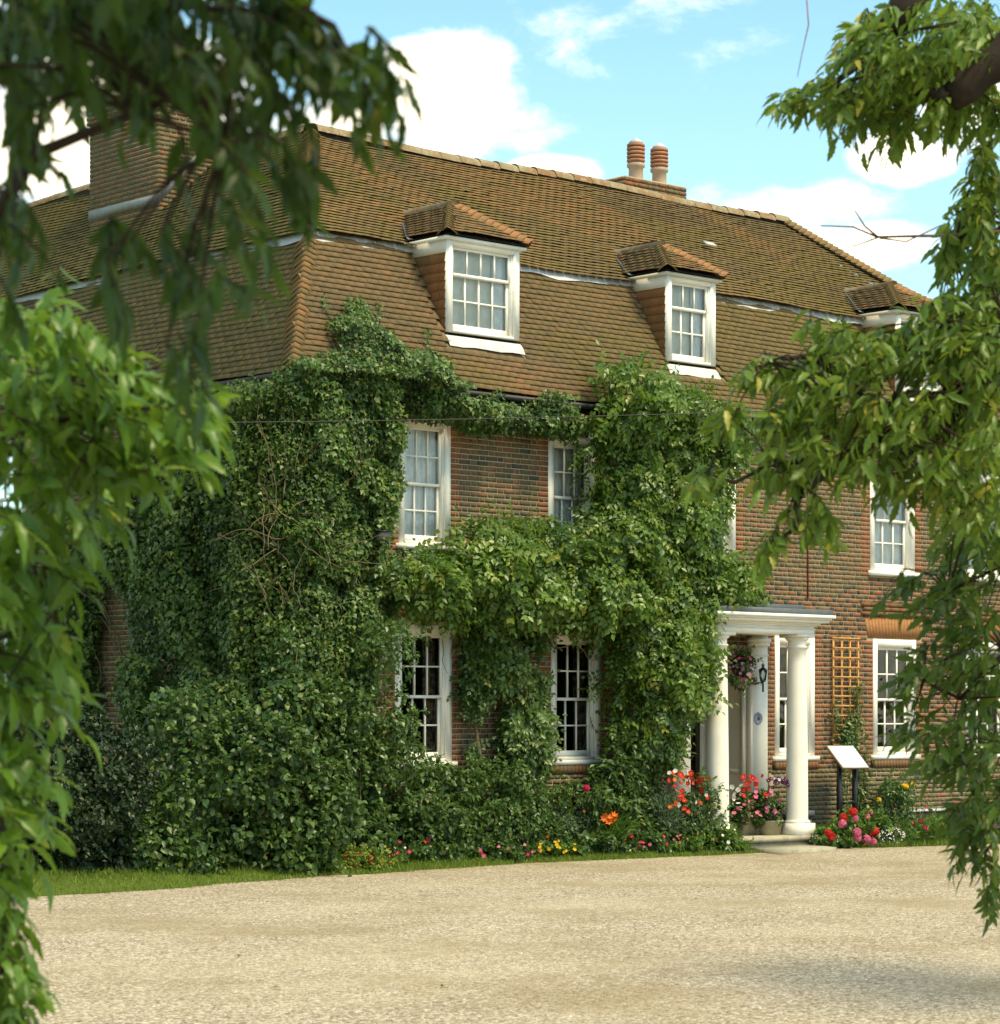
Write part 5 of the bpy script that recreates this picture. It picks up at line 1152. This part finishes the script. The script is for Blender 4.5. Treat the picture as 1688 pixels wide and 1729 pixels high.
tree('chestnut_tree', 'blurred dark chestnut canopy hanging over the upper left', at(-420, 900, 6.2),
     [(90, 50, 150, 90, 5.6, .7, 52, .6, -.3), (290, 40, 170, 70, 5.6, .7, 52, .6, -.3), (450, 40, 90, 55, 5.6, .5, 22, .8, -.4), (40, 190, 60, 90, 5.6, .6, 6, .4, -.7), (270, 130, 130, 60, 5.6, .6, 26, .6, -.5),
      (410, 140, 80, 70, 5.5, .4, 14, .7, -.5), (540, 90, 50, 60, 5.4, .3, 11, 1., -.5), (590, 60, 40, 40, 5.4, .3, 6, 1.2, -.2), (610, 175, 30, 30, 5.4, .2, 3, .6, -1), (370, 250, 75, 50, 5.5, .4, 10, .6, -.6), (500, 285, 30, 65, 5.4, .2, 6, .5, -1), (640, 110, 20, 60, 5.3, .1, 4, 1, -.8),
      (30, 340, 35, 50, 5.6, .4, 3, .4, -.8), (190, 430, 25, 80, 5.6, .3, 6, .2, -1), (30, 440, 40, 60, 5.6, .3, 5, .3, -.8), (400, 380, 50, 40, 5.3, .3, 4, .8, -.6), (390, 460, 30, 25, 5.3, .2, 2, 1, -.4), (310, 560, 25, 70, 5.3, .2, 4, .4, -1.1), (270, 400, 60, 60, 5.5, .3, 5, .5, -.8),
      (200, -250, 420, 160, 5.4, 1.3, 106, .3, -.2), (300, -700, 700, 260, 5.0, 1.8, 120, .3, 0), (1000, -1000, 700, 380, 5.0, 1.0, 106, .3, 0), (300, -450, 500, 250, 5.0, 1.2, 180, .3, 0)],  # unseen leaf masses above the frame, added to shade the canopy below
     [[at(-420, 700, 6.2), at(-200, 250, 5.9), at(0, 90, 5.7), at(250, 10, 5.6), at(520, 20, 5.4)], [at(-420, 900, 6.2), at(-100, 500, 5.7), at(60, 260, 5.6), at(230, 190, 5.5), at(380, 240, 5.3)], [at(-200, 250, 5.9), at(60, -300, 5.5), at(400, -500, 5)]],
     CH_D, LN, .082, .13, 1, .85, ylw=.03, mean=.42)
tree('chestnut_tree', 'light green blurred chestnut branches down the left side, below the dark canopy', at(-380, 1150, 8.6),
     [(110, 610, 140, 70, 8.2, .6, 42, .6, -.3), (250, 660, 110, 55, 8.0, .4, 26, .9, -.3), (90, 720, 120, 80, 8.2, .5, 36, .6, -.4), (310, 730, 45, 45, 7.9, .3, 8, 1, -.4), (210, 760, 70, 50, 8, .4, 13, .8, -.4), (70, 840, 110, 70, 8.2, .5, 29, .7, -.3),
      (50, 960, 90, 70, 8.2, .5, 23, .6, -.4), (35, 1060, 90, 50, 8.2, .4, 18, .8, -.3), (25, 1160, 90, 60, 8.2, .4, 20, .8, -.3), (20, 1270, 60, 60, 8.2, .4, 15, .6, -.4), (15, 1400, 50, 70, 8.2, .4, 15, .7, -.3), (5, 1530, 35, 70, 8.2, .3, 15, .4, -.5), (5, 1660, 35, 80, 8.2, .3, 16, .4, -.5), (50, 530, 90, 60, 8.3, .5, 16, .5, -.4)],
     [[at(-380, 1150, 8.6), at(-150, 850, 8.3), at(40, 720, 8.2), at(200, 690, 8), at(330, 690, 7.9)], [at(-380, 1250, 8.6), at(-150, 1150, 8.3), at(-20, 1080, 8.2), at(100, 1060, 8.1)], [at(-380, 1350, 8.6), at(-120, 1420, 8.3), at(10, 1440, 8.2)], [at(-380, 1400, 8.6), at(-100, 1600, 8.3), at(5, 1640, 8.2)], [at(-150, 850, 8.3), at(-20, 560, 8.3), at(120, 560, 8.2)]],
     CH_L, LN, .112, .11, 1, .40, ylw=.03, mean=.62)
tree('chestnut_tree', 'yellow green chestnut tree reaching in from the right with bare twigs', at(2050, 900, 13.2),
     [(1540, 60, 110, 60, 12.6, .8, 90, -.6, -.4), (1470, 110, 60, 60, 12.5, .5, 35, -.8, -.4), (1400, 150, 45, 35, 12.4, .3, 20, -1, -.4), (1345, 165, 30, 14, 12.4, .2, 11, -1, -.2), (1450, 190, 50, 30, 12.5, .3, 16, -.6, -.8), (1540, 150, 80, 60, 12.6, .6, 69, -.5, -.6), (1630, 100, 60, 110, 12.7, .6, 90, -.3, -.5), (1520, 220, 30, 20, 12.5, .2, 9, -.3, -1), (1640, 200, 50, 30, 12.6, .4, 20, -.3, -.8),
      (1660, 290, 25, 60, 12.8, .3, 25, -.4, -.7), (1640, 380, 40, 50, 12.8, .4, 33, -.5, -.6), (1665, 460, 30, 50, 12.8, .4, 30, -.4, -.6), (1600, 420, 15, 30, 12.8, .2, 9, -.5, -.9), (1620, 520, 60, 35, 12.6, .5, 38, -.5, -.5),
      (1540, 580, 90, 40, 12.4, .5, 54, -.8, -.3), (1640, 600, 60, 60, 12.6, .6, 64, -.5, -.4), (1440, 610, 70, 50, 12.2, .5, 48, -.9, -.3), (1370, 640, 60, 40, 12, .4, 33, -1, -.3), (1290, 620, 28, 22, 11.9, .2, 11, -1, -.4), (1390, 560, 28, 30, 12, .3, 11, -.6, -.2), (1480, 690, 110, 50, 12.2, .5, 69, -.8, -.4), (1600, 720, 90, 60, 12.5, .6, 74, -.6, -.4), (1350, 710, 60, 40, 12, .4, 30, -.9, -.4), (1230, 705, 22, 24, 11.8, .2, 9, -.8, -.6),
      (1420, 770, 80, 35, 12.1, .4, 35, -.8, -.5), (1320, 800, 40, 28, 12, .3, 15, -.7, -.6), (1195, 805, 28, 20, 11.8, .2, 9, -1, -.4), (1300, 920, 16, 18, 11.9, .1, 6, -.5, -.8), (1375, 870, 22, 28, 12, .2, 9, -.4, -.9), (1395, 885, 14, 16, 12, .1, 4, -.4, -.9), (1330, 870, 18, 14, 12, .1, 4, -.6, -.7), (1540, 800, 60, 40, 12.3, .4, 30, -.7, -.4), (1655, 560, 50, 60, 12.6, .5, 22, -.5, -.4), (1650, 700, 50, 80, 12.6, .5, 24, -.5, -.4), (1575, 545, 60, 40, 12.5, .4, 16, -.7, -.3), (1640, 820, 60, 70, 12.5, .5, 54, -.5, -.5),
      (2060, 531, 230, 220, 17.9, 1.0, 420, -.3, -.3), (2350, 470, 260, 240, 16.5, 1.2, 700, -.3, -.3), (1900, 300, 160, 400, 13, 1, 211, -.3, -.3)],
     [[at(2050, 500, 13.2), at(1800, 250, 12.9), at(1600, 130, 12.6), at(1470, 90, 12.5), at(1400, 150, 12.4), at(1345, 165, 12.4)], [at(2050, 700, 13.2), at(1800, 640, 12.8), at(1600, 660, 12.5), at(1480, 740, 12.2), at(1420, 770, 12.1), at(1300, 785, 12), at(1240, 815, 11.9), at(1195, 800, 11.8)], [at(1800, 640, 12.8), at(1688, 520, 12.7), at(1560, 570, 12.4), at(1420, 660, 12.2)], [at(1420, 770, 12.1), at(1345, 840, 12), at(1345, 890, 11.95), at(1315, 912, 11.9)], [at(1500, 690, 12.2), at(1370, 600, 12.1), at(1300, 610, 11.9)], [at(1800, 250, 12.9), at(1700, 380, 12.8), at(1610, 430, 12.8)]],
     CH_R, LN, .094, .16, -1, .45, ylw=.05, mean=.6,
     extra=[([at(1690, 390, 12.8), at(1585, 398, 12.6), at(1480, 400, 12.5), at(1440, 383, 12.4), at(1385, 381, 12.3)], .009, .003), ([at(1482, 400, 12.5), at(1460, 382, 12.4), at(1443, 355, 12.4)], .006, .003), ([at(1485, 400, 12.5), at(1452, 412, 12.4), at(1406, 425, 12.4)], .005, .002), ([at(1485, 402, 12.5), at(1530, 408, 12.5), at(1590, 380, 12.6)], .005, .003),
            ([at(1545, 195, 12.5), at(1532, 228, 12.5), at(1522, 238, 12.5), at(1490, 236, 12.5), at(1450, 218, 12.5), at(1412, 202, 12.5)], .004, .0015), ([at(1362, 0, 12.5), at(1365, 42, 12.5), at(1353, 95, 12.5), at(1346, 130, 12.5)], .004, .0015),
            ([at(1545, -20, 12.4), at(1525, 20, 12.4), at(1500, 48, 12.4)], .10, .06), ([at(1780, -30, 12.2), at(1720, 70, 12.2), at(1690, 105, 12.2), at(1655, 120, 12.2), at(1630, 150, 12.2), at(1604, 165, 12.2)], .11, .07), ([at(1612, 158, 12.2), at(1575, 162, 12.2), at(1540, 150, 12.3), at(1490, 165, 12.4)], .05, .012)])
tree('slender_leaf_tree', 'dark slender leaved tree hanging down the lower right edge', at(2080, 1150, 14.0),
     [(1640, 930, 60, 60, 13.4, .6, 32, -.6, -.4), (1560, 990, 60, 35, 13.2, .4, 13, -1, -.3), (1640, 1030, 60, 50, 13.4, .5, 27, -.6, -.4), (1600, 1110, 60, 45, 13.3, .5, 21, -1, -.4), (1540, 1160, 30, 25, 13.2, .3, 6, -1.1, -.4), (1650, 1150, 45, 60, 13.4, .5, 25, -.6, -.5), (1560, 1230, 40, 30, 13.2, .4, 9, -1.1, -.3), (1640, 1250, 50, 50, 13.4, .5, 24, -.7, -.5), (1600, 1290, 40, 30, 13.3, .3, 9, -1, -.4),
      (1665, 1340, 35, 60, 13.4, .4, 19, -.6, -.5), (1610, 1380, 20, 20, 13.3, .2, 4, -.7, -.8), (1650, 1430, 35, 40, 13.4, .3, 13, -.5, -.8), (1680, 1500, 18, 30, 13.4, .2, 6, -.3, -1), (1660, 860, 40, 60, 13.3, .5, 19, -.6, -.4), (1800, 1150, 90, 300, 13.6, .7, 62, -.4, -.4)],
     [[at(2080, 900, 14), at(1850, 900, 13.6), at(1700, 950, 13.4), at(1600, 1000, 13.2)], [at(2080, 1050, 14), at(1850, 1050, 13.6), at(1700, 1100, 13.4), at(1620, 1180, 13.3), at(1560, 1150, 13.2)], [at(2080, 1100, 14), at(1850, 1180, 13.6), at(1700, 1270, 13.4), at(1600, 1270, 13.3)], [at(2080, 1150, 14), at(1850, 1300, 13.6), at(1720, 1380, 13.4), at(1660, 1440, 13.4)]],
     CH_RD, T_lance(.17, .22), .105, .15, -1, .35, ylw=.03, mean=.5)

for px, py, a_, cl_, lb in ((403, 1613, .9, (.16, .02, .02), 'dark red fallen leaf lying alone on the gravel drive'), (458, 1584, .3, (.40, .20, .08), 'tan fallen leaf on the gravel, farthest from the camera of the dry leaves'),
                           (475, 1667, 2.0, (.62, .46, .22), 'pale yellow fallen leaf on the gravel left of centre near the bottom'), (752, 1665, 1.2, (.58, .40, .18), 'curled straw coloured fallen leaf on the gravel near the bottom middle')):
    p_ = planeZ(px, py, .02); fm = MB(); scatter(fm, T_lance(.26, .3, 9), p_[None], np.array([[math.cos(a_), math.sin(a_), .1]]), np.array([[.1, -.2, 1.]]), .085, rtint(1)); o_ = fm.build('fallen_leaf', plain('dry_leaf', cl_, .7), None); o_['label'] = lb; o_['category'] = 'leaf'; o_['group'] = 'fallen leaves on the gravel drive'

# the wooded edge of the grounds opposite the house (seen only in the window glass)
wd = MB(); n = 26000; u = RNG.uniform(-60, 70, n); hh = 9 * (.5 + vnoise(np.c_[u, u * 0, u * 0], .13)); z = hh * RNG.random(n) ** .8; y = -62 - u * .15 + RNG.normal(0, 1.2, n) + .25 * z
scatter(wd, T_kite(.5), np.c_[u + 10, y, z], RNG.normal(0, 1, (n, 3)), np.array([0, 1, .4]) + RNG.normal(0, .5, (n, 3)), RNG.uniform(.6, 1.3, n), rtint(n)).build('far_treeline', SHRUB, None, kind='stuff', label='leafy belt of trees across the drive opposite the house front', category='trees')
